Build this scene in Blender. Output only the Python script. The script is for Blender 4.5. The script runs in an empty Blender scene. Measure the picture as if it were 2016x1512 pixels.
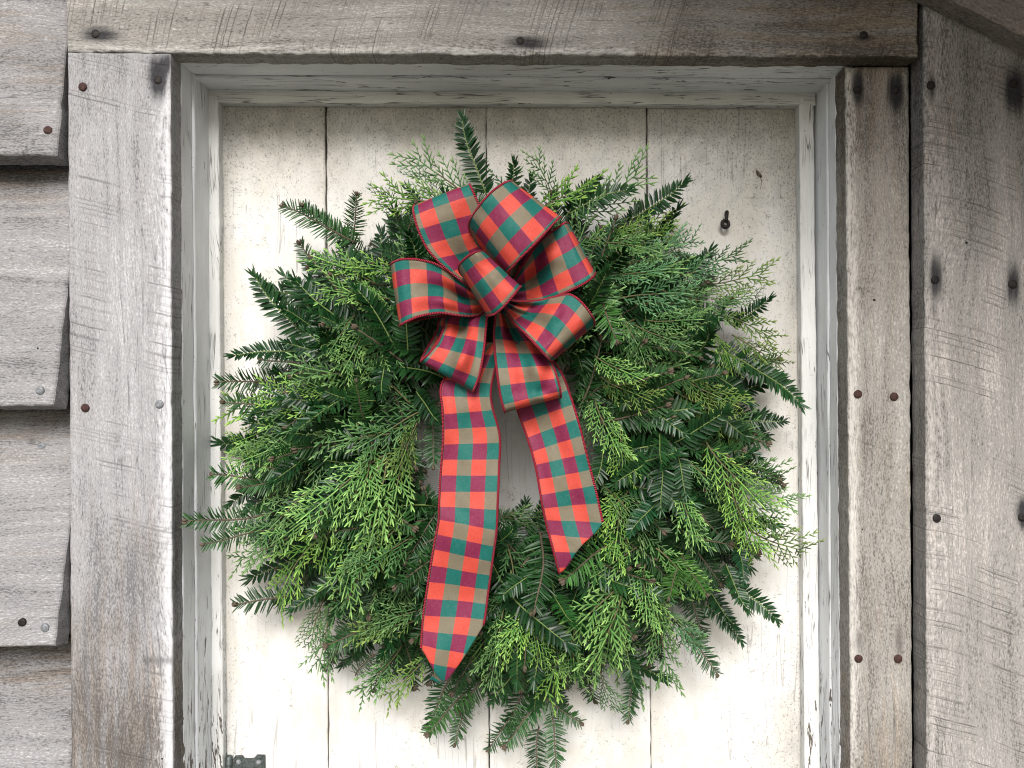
import bpy, math, random
import numpy as np
from mathutils import Vector, Matrix, noise as mn

# ------------------------------------------------------------------ camera, sky, sun, exposure
CAM_D, F = 0.85, 1514.0          # metres from the casing face; focal length in photo pixels (2016 wide)
scene = bpy.context.scene
cam_data = bpy.data.cameras.new("camera")
cam = bpy.data.objects.new("camera", cam_data)
scene.collection.objects.link(cam)
cam.location = (0, -CAM_D, 0)
cam.rotation_euler = (math.radians(90), 0, 0)
cam_data.sensor_width = 36.0
cam_data.lens = 36.0 * F / 2016.0
cam_data.clip_start, cam_data.clip_end = 0.01, 500
scene.camera = cam

SUN_TO = Vector((-0.05, -1.0, 0.68)).normalized()      # towards the sun
SUN_EL = math.asin(SUN_TO.z)
world = bpy.data.worlds.new("World")
scene.world = world
world.use_nodes = True
wn = world.node_tree
sky = wn.nodes.new("ShaderNodeTexSky")
sky.sky_type = 'NISHITA'
sky.sun_disc = False
sky.sun_elevation = SUN_EL
sky.sun_rotation = math.atan2(SUN_TO.x, SUN_TO.y)
sky.air_density, sky.dust_density, sky.ozone_density = 1.0, 2.0, 1.0
bg = wn.nodes["Background"]
bg.inputs["Strength"].default_value = 0.10
wn.links.new(sky.outputs[0], bg.inputs["Color"])
sun_d = bpy.data.lights.new("sun", 'SUN')
sun_d.energy, sun_d.angle, sun_d.color = 3.3, math.radians(26), (1.0, 0.975, 0.945)
sun = bpy.data.objects.new("sun", sun_d)
scene.collection.objects.link(sun)
sun.rotation_euler = (-SUN_TO).to_track_quat('-Z', 'Y').to_euler()
sun.location = SUN_TO * 5
vs = scene.view_settings
vs.view_transform, vs.look, vs.exposure, vs.gamma = 'Standard', 'None', 0.46, 1.0
vs.use_curve_mapping = False
scene.cycles.max_bounces = 5
scene.cycles.diffuse_bounces = 3
scene.cycles.filter_width = 1.1
scene.cycles.transparent_max_bounces = 8

# ------------------------------------------------------------------ helpers
COL = scene.collection
R = random.Random(11)

def at(px, py, y):
    """photo pixel + distance behind the casing face -> world point"""
    d = y + CAM_D
    return Vector(((px - 1008) / F * d, y, -(py - 756) / F * d))

def to_px(p):
    d = p[1] + CAM_D
    return 1008 + p[0] / d * F, 756 - p[2] / d * F

def empty(name, loc=(0, 0, 0)):
    o = bpy.data.objects.new(name, None)
    o.location = loc
    o.empty_display_size = 0.05
    COL.objects.link(o)
    return o

def tag(o, label=None, cat=None, group=None, kind=None):
    for k, v in (("label", label), ("category", cat), ("group", group), ("kind", kind)):
        if v:
            o[k] = v
    return o

def parent_to(o, p):
    o.parent = p
    o.matrix_parent_inverse = p.matrix_world.inverted() if False else Matrix.Translation(-p.location)
    return o

def mesh_obj(name, verts, faces, mat, parent=None, smooth=True, attrs=None, uvs=None):
    me = bpy.data.meshes.new(name)
    me.from_pydata([tuple(v) for v in verts], [], faces)
    for an, (typ, data) in (attrs or {}).items():
        a = me.attributes.new(an, typ, 'POINT')
        a.data.foreach_set('value' if typ == 'FLOAT' else 'vector', np.asarray(data, dtype=np.float32).ravel())
    if uvs is not None:
        l = me.uv_layers.new(name="UVMap")
        idx = np.empty(len(me.loops), dtype=np.int32)
        me.loops.foreach_get('vertex_index', idx)
        l.data.foreach_set('uv', np.asarray(uvs, dtype=np.float32)[idx].ravel())
    if smooth:
        me.polygons.foreach_set('use_smooth', [True] * len(me.polygons))
    me.update()
    if mat:
        me.materials.append(mat)
    o = bpy.data.objects.new(name, me)
    COL.objects.link(o)
    if parent:
        o.parent = parent
    return o

# ------------------------------------------------------------------ node helper
class NT:
    def __init__(self, name):
        self.mat = bpy.data.materials.new(name)
        self.mat.use_nodes = True
        self.t = self.mat.node_tree
        self.bsdf = self.t.nodes["Principled BSDF"]
    def put(self, sock, v):
        if isinstance(v, bpy.types.NodeSocket):
            self.t.links.new(v, sock)
        elif v is not None:
            if hasattr(sock.default_value, '__len__') and not hasattr(v, '__len__'):
                v = [v] * len(sock.default_value)
            if hasattr(sock.default_value, '__len__') and len(sock.default_value) == 4 and len(v) == 3:
                v = (*v, 1)
            sock.default_value = v
    def m(self, op, a, b=None, c=None, clamp=False):
        n = self.t.nodes.new("ShaderNodeMath"); n.operation = op; n.use_clamp = clamp
        for s, v in zip(n.inputs, (a, b, c)): self.put(s, v)
        return n.outputs[0]
    def attr(self, name, out='Fac'):
        n = self.t.nodes.new("ShaderNodeAttribute"); n.attribute_name = name
        return n.outputs[out]
    def vmul(self, v, s):
        n = self.t.nodes.new("ShaderNodeVectorMath"); n.operation = 'MULTIPLY'
        self.put(n.inputs[0], v); self.put(n.inputs[1], s); return n.outputs[0]
    def vadd(self, v, s):
        n = self.t.nodes.new("ShaderNodeVectorMath"); n.operation = 'ADD'
        self.put(n.inputs[0], v); self.put(n.inputs[1], s); return n.outputs[0]
    def sep(self, v):
        n = self.t.nodes.new("ShaderNodeSeparateXYZ"); self.put(n.inputs[0], v); return n.outputs
    def comb(self, x, y, z):
        n = self.t.nodes.new("ShaderNodeCombineXYZ")
        for s, v in zip(n.inputs, (x, y, z)): self.put(s, v)
        return n.outputs[0]
    def noise(self, v, scale=1.0, detail=2.0, rough=0.5, dist=0.0):
        n = self.t.nodes.new("ShaderNodeTexNoise")
        self.put(n.inputs['Vector'], v); self.put(n.inputs['Scale'], scale); self.put(n.inputs['Detail'], detail)
        self.put(n.inputs['Roughness'], rough); self.put(n.inputs['Distortion'], dist)
        return n.outputs[0]
    def noise1(self, w, scale=1.0, detail=1.0, rough=0.5):
        n = self.t.nodes.new("ShaderNodeTexNoise"); n.noise_dimensions = '1D'
        self.put(n.inputs['W'], w); self.put(n.inputs['Scale'], scale); self.put(n.inputs['Detail'], detail); self.put(n.inputs['Roughness'], rough)
        return n.outputs[0]
    def voro(self, v, scale, rnd=1.0):
        n = self.t.nodes.new("ShaderNodeTexVoronoi")
        self.put(n.inputs['Vector'], v); self.put(n.inputs['Scale'], scale); self.put(n.inputs['Randomness'], rnd)
        return n.outputs['Distance'], n.outputs['Color']
    def ss(self, v, a, b, lo=0.0, hi=1.0):
        n = self.t.nodes.new("ShaderNodeMapRange"); n.interpolation_type = 'SMOOTHSTEP'
        for s, x in zip(n.inputs, (v, a, b, lo, hi)): self.put(s, x)
        return n.outputs[0]
    def mix(self, f, a, b, mode='MIX'):
        n = self.t.nodes.new("ShaderNodeMix"); n.data_type = 'RGBA'; n.blend_type = mode; n.clamp_factor = True
        self.put(n.inputs[0], f); self.put(n.inputs[6], a); self.put(n.inputs[7], b)
        return n.outputs[2]
    def ramp(self, f, stops):
        n = self.t.nodes.new("ShaderNodeValToRGB"); e = n.color_ramp.elements
        while len(e) < len(stops): e.new(0.5)
        for el, (p, c) in zip(e, stops): el.position = p; el.color = (*c, 1)
        self.put(n.inputs[0], f); return n.outputs[0]
    def bump(self, h, strength=0.5, dist=0.001):
        n = self.t.nodes.new("ShaderNodeBump")
        self.put(n.inputs['Strength'], strength); self.put(n.inputs['Distance'], dist); self.put(n.inputs['Height'], h)
        return n.outputs[0]
    def done(self, col, rough=0.8, spec=0.3, normal=None, **kw):
        b = self.bsdf
        self.put(b.inputs['Base Color'], col); self.put(b.inputs['Roughness'], rough)
        self.put(b.inputs['Specular IOR Level'], spec)
        if normal is not None: self.put(b.inputs['Normal'], normal)
        for k, v in kw.items(): self.put(b.inputs[k.replace('_', ' ')], v)
        return self.mat

def wood_mat(name, dark, mid, light, saw_angle, saw_scale, saw_amt, curve=0.0, curve_c=0.0, holes=1.0, warm=(0.30, 0.235, 0.17), warm_amt=0.35):
    """grey weathered rough-sawn board. bp = (along grain, across, depth) in metres; blot and gate are slow fields stored on the mesh"""
    q = NT(name)
    p = q.attr('bp', 'Vector')
    blot = q.attr('blot'); gate0 = q.attr('gate')
    x, y, z = q.sep(p)
    fib = q.noise(q.vmul(p, (125, 560, 380)), 1, 2, 0.7)
    fib2 = q.noise(q.vmul(p, (300, 760, 600)), 1, 1, 0.6)
    streak = q.noise(q.vmul(p, (9, 130, 90)), 1, 2, 0.65)
    v = q.m('ADD', q.m('MULTIPLY', q.m('SUBTRACT', fib, 0.5), 0.85), q.m('MULTIPLY', q.m('SUBTRACT', fib2, 0.5), 0.85))
    long_ = q.noise(q.vmul(p, (2.6, 62, 50)), 1, 1, 0.6)
    v = q.m('ADD', v, q.m('MULTIPLY', q.m('SUBTRACT', streak, 0.5), 0.55))
    v = q.m('ADD', v, q.m('MULTIPLY', q.m('SUBTRACT', long_, 0.5), 0.50))
    v = q.m('ADD', v, q.m('MULTIPLY', blot, 0.17))
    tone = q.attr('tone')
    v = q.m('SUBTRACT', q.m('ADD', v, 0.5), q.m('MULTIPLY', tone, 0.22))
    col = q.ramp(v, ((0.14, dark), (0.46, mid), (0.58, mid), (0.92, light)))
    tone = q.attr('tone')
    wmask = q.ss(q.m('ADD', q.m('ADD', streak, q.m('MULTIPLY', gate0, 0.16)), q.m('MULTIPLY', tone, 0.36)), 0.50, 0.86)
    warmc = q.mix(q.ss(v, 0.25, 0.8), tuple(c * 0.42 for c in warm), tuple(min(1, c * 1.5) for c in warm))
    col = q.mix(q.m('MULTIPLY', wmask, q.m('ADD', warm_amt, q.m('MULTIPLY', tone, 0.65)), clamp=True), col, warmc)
    pale = q.attr('pale')
    col = q.mix(q.m('MULTIPLY', q.ss(q.m('ADD', q.m('ADD', q.m('MULTIPLY', fib, 0.6), q.m('MULTIPLY', streak, 0.4)), q.m('MULTIPLY', pale, 0.35)), 0.58, 0.85), pale), col, tuple(min(0.75, c * 1.15) for c in light))
    s = q.m('ADD', x, q.m('MULTIPLY', y, math.tan(math.radians(saw_angle))))
    if curve:
        yc = q.m('SUBTRACT', q.attr('acr'), curve_c)
        s = q.m('ADD', s, q.m('MULTIPLY', q.m('MULTIPLY', yc, yc), curve))
    s = q.m('ADD', s, q.m('MULTIPLY', streak, 0.002))
    def lines(freq, wid, keep, shift):
        w = q.m('ADD', q.m('MULTIPLY', s, freq), q.m('ADD', shift, q.m('MULTIPLY', q.noise1(s, freq * 0.31, 0.0), 1.6)))
        wn_ = q.t.nodes.new("ShaderNodeTexWhiteNoise"); wn_.noise_dimensions = '1D'
        q.put(wn_.inputs['W'], q.m('FLOOR', w))
        d_ = q.m('ABSOLUTE', q.m('SUBTRACT', q.m('FRACT', w), 0.5))
        return q.m('MULTIPLY', q.ss(d_, 0.0, wid, 1, 0), q.ss(wn_.outputs[0], 1 - keep, 1.0, 0.0, 1.0))
    l1 = lines(saw_scale * 1.5, 0.16, 0.75, 0.0)
    l2 = q.m('MULTIPLY', lines(saw_scale * 3.1, 0.28, 0.7, 13.7), 0.6)
    gate = q.ss(gate0, -0.22, 0.38)
    saw = q.m('MULTIPLY', q.m('MULTIPLY', q.m('MAXIMUM', l1, l2), gate), q.ss(fib, 0.30, 0.55))
    col = q.mix(q.m('MULTIPLY', saw, saw_amt), col, tuple(c * 0.35 for c in dark))
    ck = q.noise(q.vmul(p, (4.5, 150, 100)), 1, 0, 0.5)
    ckm = q.m('MULTIPLY', q.ss(q.m('ABSOLUTE', q.m('SUBTRACT', ck, 0.5)), 0, 0.016, 1, 0), q.ss(blot, 0.15, 0.35))
    col = q.mix(q.m('MULTIPLY', ckm, 0.5), col, tuple(c * 0.3 for c in dark))
    st = q.attr('stain')
    stm = q.ss(q.m('ADD', st, q.m('MULTIPLY', q.m('SUBTRACT', q.m('ADD', q.m('MULTIPLY', fib, .4), q.m('MULTIPLY', streak, .6)), 0.5), 1.1)), 0.22, 0.80)
    col = q.mix(q.m('MULTIPLY', stm, q.ss(st, 0.02, 0.15, 0, 0.93)), col, (0.018, 0.018, 0.022))
    d, c = q.voro(q.vmul(p, (1, 1, 0)), 26)
    hole = q.m('MULTIPLY', q.ss(d, 0.026, 0.040, 1, 0), q.m('GREATER_THAN', q.sep(c)[0], 1 - 0.45 * holes))
    col = q.mix(hole, col, (0.008, 0.007, 0.006))
    h = q.m('ADD', q.m('MULTIPLY', fib, 0.6), q.m('MULTIPLY', streak, 0.4))
    h = q.m('SUBTRACT', h, q.m('MULTIPLY', saw, 0.5))
    return q.done(col, 0.86, 0.2, q.bump(h, 0.8, 0.0012))

def paint_door_mat():
    q = NT('cream_paint')
    p = q.attr('bp', 'Vector')
    dirt = q.attr('dirt'); blot = q.attr('blot'); gate = q.attr('gate')
    grain = q.noise(q.vmul(p, (14, 260, 60)), 1, 2, 0.65)
    fine = q.noise(q.vmul(p, (300, 420, 100)), 1, 2, 0.75)
    mott = q.noise(q.vmul(p, (45, 60, 3)), 1, 2, 0.65)
    col = q.mix(q.ss(q.m('ADD', q.m('MULTIPLY', blot, 0.5), mott), 0.20, 0.80), (0.61, 0.59, 0.54), (0.715, 0.708, 0.69))
    col = q.mix(q.m('MULTIPLY', q.ss(grain, 0.52, 0.74), 0.20), col, (0.44, 0.40, 0.36))
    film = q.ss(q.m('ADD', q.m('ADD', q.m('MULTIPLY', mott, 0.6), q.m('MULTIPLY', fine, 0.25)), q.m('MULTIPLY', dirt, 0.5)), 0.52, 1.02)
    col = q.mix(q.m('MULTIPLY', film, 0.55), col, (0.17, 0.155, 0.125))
    speck = q.ss(q.m('ADD', fine, q.m('MULTIPLY', dirt, 0.12)), 0.66, 0.75)
    col = q.mix(q.m('MULTIPLY', speck, 0.55), col, (0.08, 0.07, 0.055))
    d, c = q.voro(q.vmul(p, (1, 1.0, 0)), 62)
    rr = q.sep(c)
    dots = q.m('MULTIPLY', q.ss(d, q.m('MULTIPLY', rr[1], 0.05), q.m('MULTIPLY', rr[1], 0.11), 1, 0), q.m('GREATER_THAN', rr[0], q.ss(dirt, 0, 0.9, 0.97, 0.55)))
    col = q.mix(q.m('MULTIPLY', dots, 0.8), col, (0.05, 0.045, 0.035))
    nz = q.noise(q.vmul(p, (190, 170, 1)), 1, 1, 0.5, 0.4)
    g = q.ss(q.noise(q.vadd(q.vmul(p, (120, 150, 1)), (4.4, 5.1, 0)), 1, 0), 0.50, 0.60)
    hs = q.m('MULTIPLY', q.ss(q.m('ABSOLUTE', q.m('SUBTRACT', nz, 0.5)), 0.006, 0.024, 1, 0), g)
    hg = q.ss(q.m('ADD', gate, q.m('MULTIPLY', dirt, 0.9)), -0.15, 0.45)
    col = q.mix(q.m('MULTIPLY', q.m('MULTIPLY', hs, hg), 0.6), col, (0.12, 0.105, 0.085))
    ck = q.noise(q.vmul(p, (2.6, 130, 40)), 1, 0, 0.55)
    ckm = q.m('MULTIPLY', q.ss(q.m('ABSOLUTE', q.m('SUBTRACT', ck, 0.5)), 0, 0.022, 1, 0), q.ss(q.m('ADD', blot, q.m('MULTIPLY', mott, 0.9)), 0.62, 0.72))
    col = q.mix(q.m('MULTIPLY', ckm, 0.42), col, (0.09, 0.08, 0.07))
    h = q.m('SUBTRACT', q.m('ADD', q.m('MULTIPLY', grain, 0.7), q.m('MULTIPLY', fine, 0.25)), q.m('MULTIPLY', ckm, 1.0))
    return q.done(col, 0.6, 0.35, q.bump(h, 0.35, 0.0009))

def paint_jamb_mat(name, base, shade):
    q = NT(name)
    p = q.attr('bp', 'Vector')
    chip = q.attr('tone'); blot = q.attr('blot'); gate = q.attr('gate')
    grain = q.noise(q.vmul(p, (16, 420, 300)), 1, 2, 0.65)
    col = q.mix(q.ss(q.m('ADD', q.m('MULTIPLY', blot, 0.6), grain), 0.15, 0.80), shade, base)
    col = q.mix(q.m('MULTIPLY', q.ss(grain, 0.54, 0.72), 0.35), col, tuple(c * 0.6 for c in shade))
    fine = q.noise(q.vmul(p, (260, 480, 400)), 1, 1, 0.7)
    col = q.mix(q.m('MULTIPLY', q.ss(fine, 0.68, 0.76), 0.5), col, (0.12, 0.11, 0.10))
    ck = q.noise(q.vmul(p, (6.5, 170, 140)), 1, 2, 0.6)
    ckm = q.m('MULTIPLY', q.ss(q.m('ABSOLUTE', q.m('SUBTRACT', ck, 0.5)), 0, 0.020, 1, 0), q.ss(q.m('ADD', gate, q.m('MULTIPLY', chip, 0.6)), 0.05, 0.35))
    col = q.mix(q.m('MULTIPLY', ckm, 0.85), col, (0.06, 0.055, 0.05))
    fl = q.noise(q.vmul(p, (32, 170, 170)), 1, 3, 0.65)
    fv = q.m('ADD', fl, q.m('MULTIPLY', chip, 0.17))
    flm = q.ss(fv, 0.725, 0.738)
    rim = q.m('SUBTRACT', q.ss(fv, 0.695, 0.71), flm)
    col = q.mix(q.m('MULTIPLY', rim, 0.5), col, (0.72, 0.73, 0.74))
    bare = q.mix(grain, (0.035, 0.03, 0.027), (0.20, 0.17, 0.14))
    col = q.mix(flm, col, bare)
    h = q.m('SUBTRACT', q.m('SUBTRACT', q.m('MULTIPLY', grain, 0.8), q.m('MULTIPLY', ckm, 1.0)), q.m('MULTIPLY', flm, 1.2))
    return q.done(col, 0.55, 0.35, q.bump(h, 0.6, 0.001))

def metal_mat(name, c0, c1, metallic=0.4, rough=0.6):
    q = NT(name)
    tc = q.t.nodes.new("ShaderNodeTexCoord").outputs['Object']
    n = q.noise(tc, 420, 4, 0.7)
    col = q.mix(q.ss(n, 0.35, 0.65), c0, c1)
    return q.done(col, rough, 0.4, q.bump(n, 0.6, 0.0006), Metallic=metallic)

M = {}
M['wood_left'] = wood_mat('weathered_wood_pale', (0.15, 0.146, 0.148), (0.335, 0.33, 0.336), (0.53, 0.53, 0.545), -13, 60, 0.6, warm=(0.19, 0.15, 0.115), warm_amt=0.20)
M['wood_header'] = wood_mat('weathered_wood_sawn', (0.105, 0.098, 0.088), (0.285, 0.273, 0.254), (0.52, 0.51, 0.49), 15, 95, 0.8, warm=(0.17, 0.13, 0.085), warm_amt=0.25, holes=0.6)
M['wood_right'] = wood_mat('weathered_wood_plain', (0.125, 0.115, 0.102), (0.315, 0.298, 0.275), (0.54, 0.52, 0.49), -18, 40, 0.12, warm=(0.20, 0.155, 0.11), warm_amt=0.3, holes=0.6)
M['wood_wide'] = wood_mat('weathered_wood_arc_sawn', (0.108, 0.101, 0.092), (0.295, 0.283, 0.266), (0.55, 0.505, 0.485), -10, 90, 0.8, curve=-1.3, curve_c=0.0, warm=(0.17, 0.13, 0.095), warm_amt=0.25, holes=0.7)
M['wood_clap'] = wood_mat('weathered_wood_siding', (0.095, 0.092, 0.092), (0.265, 0.258, 0.26), (0.50, 0.495, 0.502), 55, 30, 0.15, warm=(0.13, 0.095, 0.065), warm_amt=0.3)
M['wood_rake'] = wood_mat('weathered_wood_roof', (0.10, 0.085, 0.075), (0.24, 0.21, 0.19), (0.42, 0.39, 0.36), 10, 60, 0.2, warm=(0.22, 0.15, 0.10), warm_amt=0.5)
M['insect'] = metal_mat('dry_brown_chitin', (0.07, 0.055, 0.04), (0.16, 0.13, 0.09), 0.0, 0.8)
M['paint_door'] = paint_door_mat()
M['paint_jamb'] = paint_jamb_mat('blue_white_paint', (0.82, 0.84, 0.86), (0.70, 0.72, 0.735))
M['paint_stop'] = paint_jamb_mat('greenish_white_paint', (0.78, 0.79, 0.775), (0.65, 0.66, 0.645))
M['rust'] = metal_mat('rusty_iron', (0.030, 0.018, 0.016), (0.085, 0.036, 0.028), 0.25, 0.75)
M['black_iron'] = metal_mat('dark_iron', (0.010, 0.009, 0.009), (0.034, 0.026, 0.023), 0.4, 0.65)
M['zinc'] = metal_mat('dull_zinc', (0.14, 0.145, 0.155), (0.27, 0.28, 0.30), 0.3, 0.6)
M['hinge_metal'] = metal_mat('grey_green_hinge_metal', (0.06, 0.075, 0.075), (0.16, 0.18, 0.175), 0.55, 0.45)

# ------------------------------------------------------------------ board builder
def spaced(n, b):
    return np.concatenate(([0, b * 0.35, b], np.linspace(b, 1 - b, max(2, n))[1:-1], [1 - b, 1 - b * 0.35, 1]))

def board(name, corners, thick, mat, parent, grain='v', res=0.006, bevel=0.0020, edge=0.0009, wav=0.0006, seed=0, stains=(), tone=None, pale=None, dirt=None, holes=()):
    """corners TL, TR, BR, BL of the front face; thick = how far it goes back along -normal"""
    TL, TR, BR, BL = [Vector(c) for c in corners]
    n = (TR - TL).cross(TL - BL).normalized()                  # towards the viewer side
    W = ((TR - TL).length + (BR - BL).length) / 2
    H = ((TL - BL).length + (TR - BR).length) / 2
    U = spaced(int(W / res) + 1, min(0.3, bevel / W))
    V = spaced(int(H / res) + 1, min(0.3, bevel / H))
    nu, nv = len(U), len(V)
    xd = (TR - TL).normalized(); zd = (TL - BL).normalized()
    verts, bp, stain, tn, pl, dr, bl, gt, acr = [], [], [], [], [], [], [], [], []
    off = Vector((seed * 1.37, seed * 0.73, seed * 0.41))
    for j, v in enumerate(V):
        for i, u in enumerate(U):
            p = (TL.lerp(TR, u)).lerp(BL.lerp(BR, u), v)
            a, c = u * W, v * H
            eu = min(a, W - a); ev = min(c, H - c); e = min(eu, ev)
            h = wav * mn.noise(Vector((a * 14, c * 14, seed * 5.1))) * 2
            if e < bevel * 1.01:
                t = 1 - e / bevel
                h -= bevel * 0.8 * t * t
                en = edge * (mn.noise(Vector((a * 60, c * 60, seed * 2.3))) + 0.6 * mn.noise(Vector((a * 240, c * 240, seed))))
                en -= edge * 0.3
                if eu <= ev: p = p + xd * (en if a < W / 2 else -en) * t
                if ev <= eu: p = p + zd * (-en if c < H / 2 else en) * t
            p = p + n * h
            verts.append(p)
            al, ac = (c, a) if grain == 'v' else (a, c)
            wv = 0.012 * mn.noise(Vector((al * 6, ac * 20, seed * 1.9)))
            bp.append((al + off.x, ac + off.y + wv, off.z)); acr.append(ac)
            bl.append(mn.noise(Vector((al * 9, ac * 16, seed * 3.3))) + 0.5 * mn.noise(Vector((al * 22, ac * 45, seed * 3.3))))
            gt.append(mn.noise(Vector((al * 14, ac * 22, seed * 7.1))) + 0.5 * mn.noise(Vector((al * 40, ac * 70, seed * 7.1))))
            X, Y = to_px(p)
            s = 0.0
            for (sx, sy, rx, ry, k) in stains:
                q = ((X - sx) / rx) ** 2 + ((Y - sy) / ry) ** 2
                if q < 6: s = max(s, k * math.exp(-q * 1.1))
            stain.append(s)
            tn.append(tone(X, Y, u, v) if tone else 0.0)
            ed = max(0, 1 - e / 0.012)
            pl.append((pale(X, Y, u, v) if pale else 0.0) + 0.2 * ed)
            dr.append(dirt(X, Y, u, v) if dirt else 0.0)
    faces = [(j * nu + i, (j + 1) * nu + i, (j + 1) * nu + i + 1, j * nu + i + 1) for j in range(nv - 1) for i in range(nu - 1)]
    loop = [i for i in range(nu)] + [j * nu + nu - 1 for j in range(1, nv)] + [(nv - 1) * nu + i for i in range(nu - 2, -1, -1)] + [j * nu for j in range(nv - 2, 0, -1)]
    prev = loop
    steps = 3
    for k in range(1, steps + 1):
        ring = []
        for idx in loop:
            d = thick * k / steps
            verts.append(verts[idx] - n * d)
            b = bp[idx]; bp.append((b[0], b[1], b[2] + d))
            stain.append(0.0); tn.append(min(1.0, tn[idx] + 0.15)); pl.append(0.0); dr.append(dr[idx]); bl.append(bl[idx]); gt.append(gt[idx]); acr.append(acr[idx])
            ring.append(len(verts) - 1)
        m = len(loop)
        for i in range(m):
            faces.append((prev[i], prev[(i + 1) % m], ring[(i + 1) % m], ring[i]))
        prev = ring
    faces.append(tuple(prev))
    o = mesh_obj(name, verts, faces, mat, parent, smooth=False,
                 attrs={'bp': ('FLOAT_VECTOR', bp), 'stain': ('FLOAT', stain), 'tone': ('FLOAT', tn), 'pale': ('FLOAT', pl), 'dirt': ('FLOAT', dr), 'blot': ('FLOAT', bl), 'gate': ('FLOAT', gt), 'acr': ('FLOAT', acr)})
    return o

def px_board(name, tl, tr, br, bl, y, thick, mat, parent, **kw):
    return board(name, [at(*c, y) for c in (tl, tr, br, bl)], thick, mat, parent, **kw)

_nail_mesh = {}
def nail(px, py, y, parent, mat='rust', r=0.0048, proud=0.0012, seed=0):
    key = (mat, r, seed % 3)
    if key not in _nail_mesh:
        rr = random.Random(seed % 3 + 5)
        V, Fc = [], []
        N = 14
        prof = [(1.0, 0.004), (1.0, -0.0006), (0.86, -0.0014), (0.45, -0.0017)]
        wob = [1 + rr.uniform(-0.06, 0.06) for _ in range(N)]
        for (k, d) in prof:
            for i in range(N):
                a = 2 * math.pi * i / N
                V.append((math.cos(a) * r * k * wob[i], d, math.sin(a) * r * k * wob[i]))
        V.append((0, -0.0016, 0))
        for k in range(len(prof) - 1):
            for i in range(N):
                Fc.append((k * N + i, k * N + (i + 1) % N, (k + 1) * N + (i + 1) % N, (k + 1) * N + i))
        for i in range(N):
            Fc.append(((len(prof) - 1) * N + i, (len(prof) - 1) * N + (i + 1) % N, len(V) - 1))
        me = bpy.data.meshes.new('nail')
        me.from_pydata(V, [], Fc)
        me.polygons.foreach_set('use_smooth', [True] * len(Fc))
        me.materials.append(M[mat])
        _nail_mesh[key] = me
    o = bpy.data.objects.new('nail', _nail_mesh[key])
    COL.objects.link(o)
    o.location = at(px, py, y - proud + 0.0012)
    o.rotation_euler = (R.uniform(-.12, .12), R.uniform(0, 6.28), R.uniform(-.12, .12))
    o.parent = parent
    return o

BOT = 3560          # photo row of the ground line, far below the frame
# ------------------------------------------------------------------ ground and wall core
gq = NT('ground_soil')
gp = gq.t.nodes.new("ShaderNodeTexCoord").outputs['Object']
gcol = gq.mix(gq.ss(gq.noise(gp, 3, 6, 0.65), 0.35, 0.65), (0.10, 0.095, 0.075), (0.20, 0.19, 0.16))
gmat = gq.done(gcol, 0.9, 0.2, gq.bump(gq.noise(gp, 60, 4), 0.6, 0.01))
GZ = -1.62
ground = mesh_obj('ground', [(-120, -120, GZ), (120, -120, GZ), (120, 120, GZ), (-120, 120, GZ)], [(0, 1, 2, 3)], gmat, smooth=False)
tag(ground, kind='structure')

cq = NT('old_sheathing')
core_mat = cq.done((0.06, 0.05, 0.045), 0.9, 0.1)
def box(name, lo, hi, mat, parent=None):
    x0, y0, z0 = lo; x1, y1, z1 = hi
    v = [(x0, y0, z0), (x1, y0, z0), (x1, y1, z0), (x0, y1, z0), (x0, y0, z1), (x1, y0, z1), (x1, y1, z1), (x0, y1, z1)]
    f = [(0, 3, 2, 1), (4, 5, 6, 7), (0, 1, 5, 4), (1, 2, 6, 5), (2, 3, 7, 6), (3, 0, 4, 7)]
    return mesh_obj(name, v, f, mat, parent, smooth=False)
core = box('wall_core', (-1.5, 0.17, GZ), (1.3, 0.30, 0.55), core_mat)
tag(core, kind='structure')

# ------------------------------------------------------------------ clapboard siding on the left
siding = tag(empty('clapboard_siding', at(60, 2000, 0.05)), 'grey weathered clapboards lapped one over another, left of the doorway', 'siding', kind='thing')
def edge_x(py):              # photo column of the left edge of the side casing
    return 131 + (py - 100) * 7 / 1412
def clap(ptop, pbot, ytop, ybot, seed, stains=(), tone=None, xr=0.0):
    XR0 = (edge_x(ptop) - 1008) / F * CAM_D - 0.0012 - xr
    XR1 = (edge_x(pbot) - 1008) / F * CAM_D - 0.0012 - xr
    tz = -(ptop - 756) / F * (CAM_D + ytop); bz = -(pbot - 756) / F * (CAM_D + ybot)
    o = board('clapboard', [(-1.25, ytop, tz), (XR0, ytop, tz), (XR1, ybot, bz), (-1.25, ybot, bz)], 0.024, M['wood_clap'], None,
              grain='h', res=0.008, bevel=0.003, edge=0.0014, wav=0.0005, seed=seed, stains=stains, tone=tone)
    parent_to(o, siding)
    return o
lowtone = lambda k: (lambda X, Y, u, v: k)
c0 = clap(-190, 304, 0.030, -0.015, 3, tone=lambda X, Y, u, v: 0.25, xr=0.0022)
c1 = clap(300, 797, 0.034, -0.027, 4, tone=lambda X, Y, u, v: max(0, 0.75 - v * 2.6))  # tops of these three boards darkened: lap shadow put into the colour
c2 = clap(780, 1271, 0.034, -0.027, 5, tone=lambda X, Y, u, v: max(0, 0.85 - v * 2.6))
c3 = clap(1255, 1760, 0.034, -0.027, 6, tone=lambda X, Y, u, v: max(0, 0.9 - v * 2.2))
k = 1745
sd = 7
while k < BOT - 100:
    clap(k, k + 500, 0.034, -0.027, sd); k += 485; sd += 1
k = -175
for i in range(1):
    clap(k - 500, k, 0.034, -0.022, sd + 5 + i); k -= 485
def clap_y(o, py, ptop, pbot, ytop, ybot):
    return ytop + (py - ptop) / (pbot - ptop) * (ybot - ytop)
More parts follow.
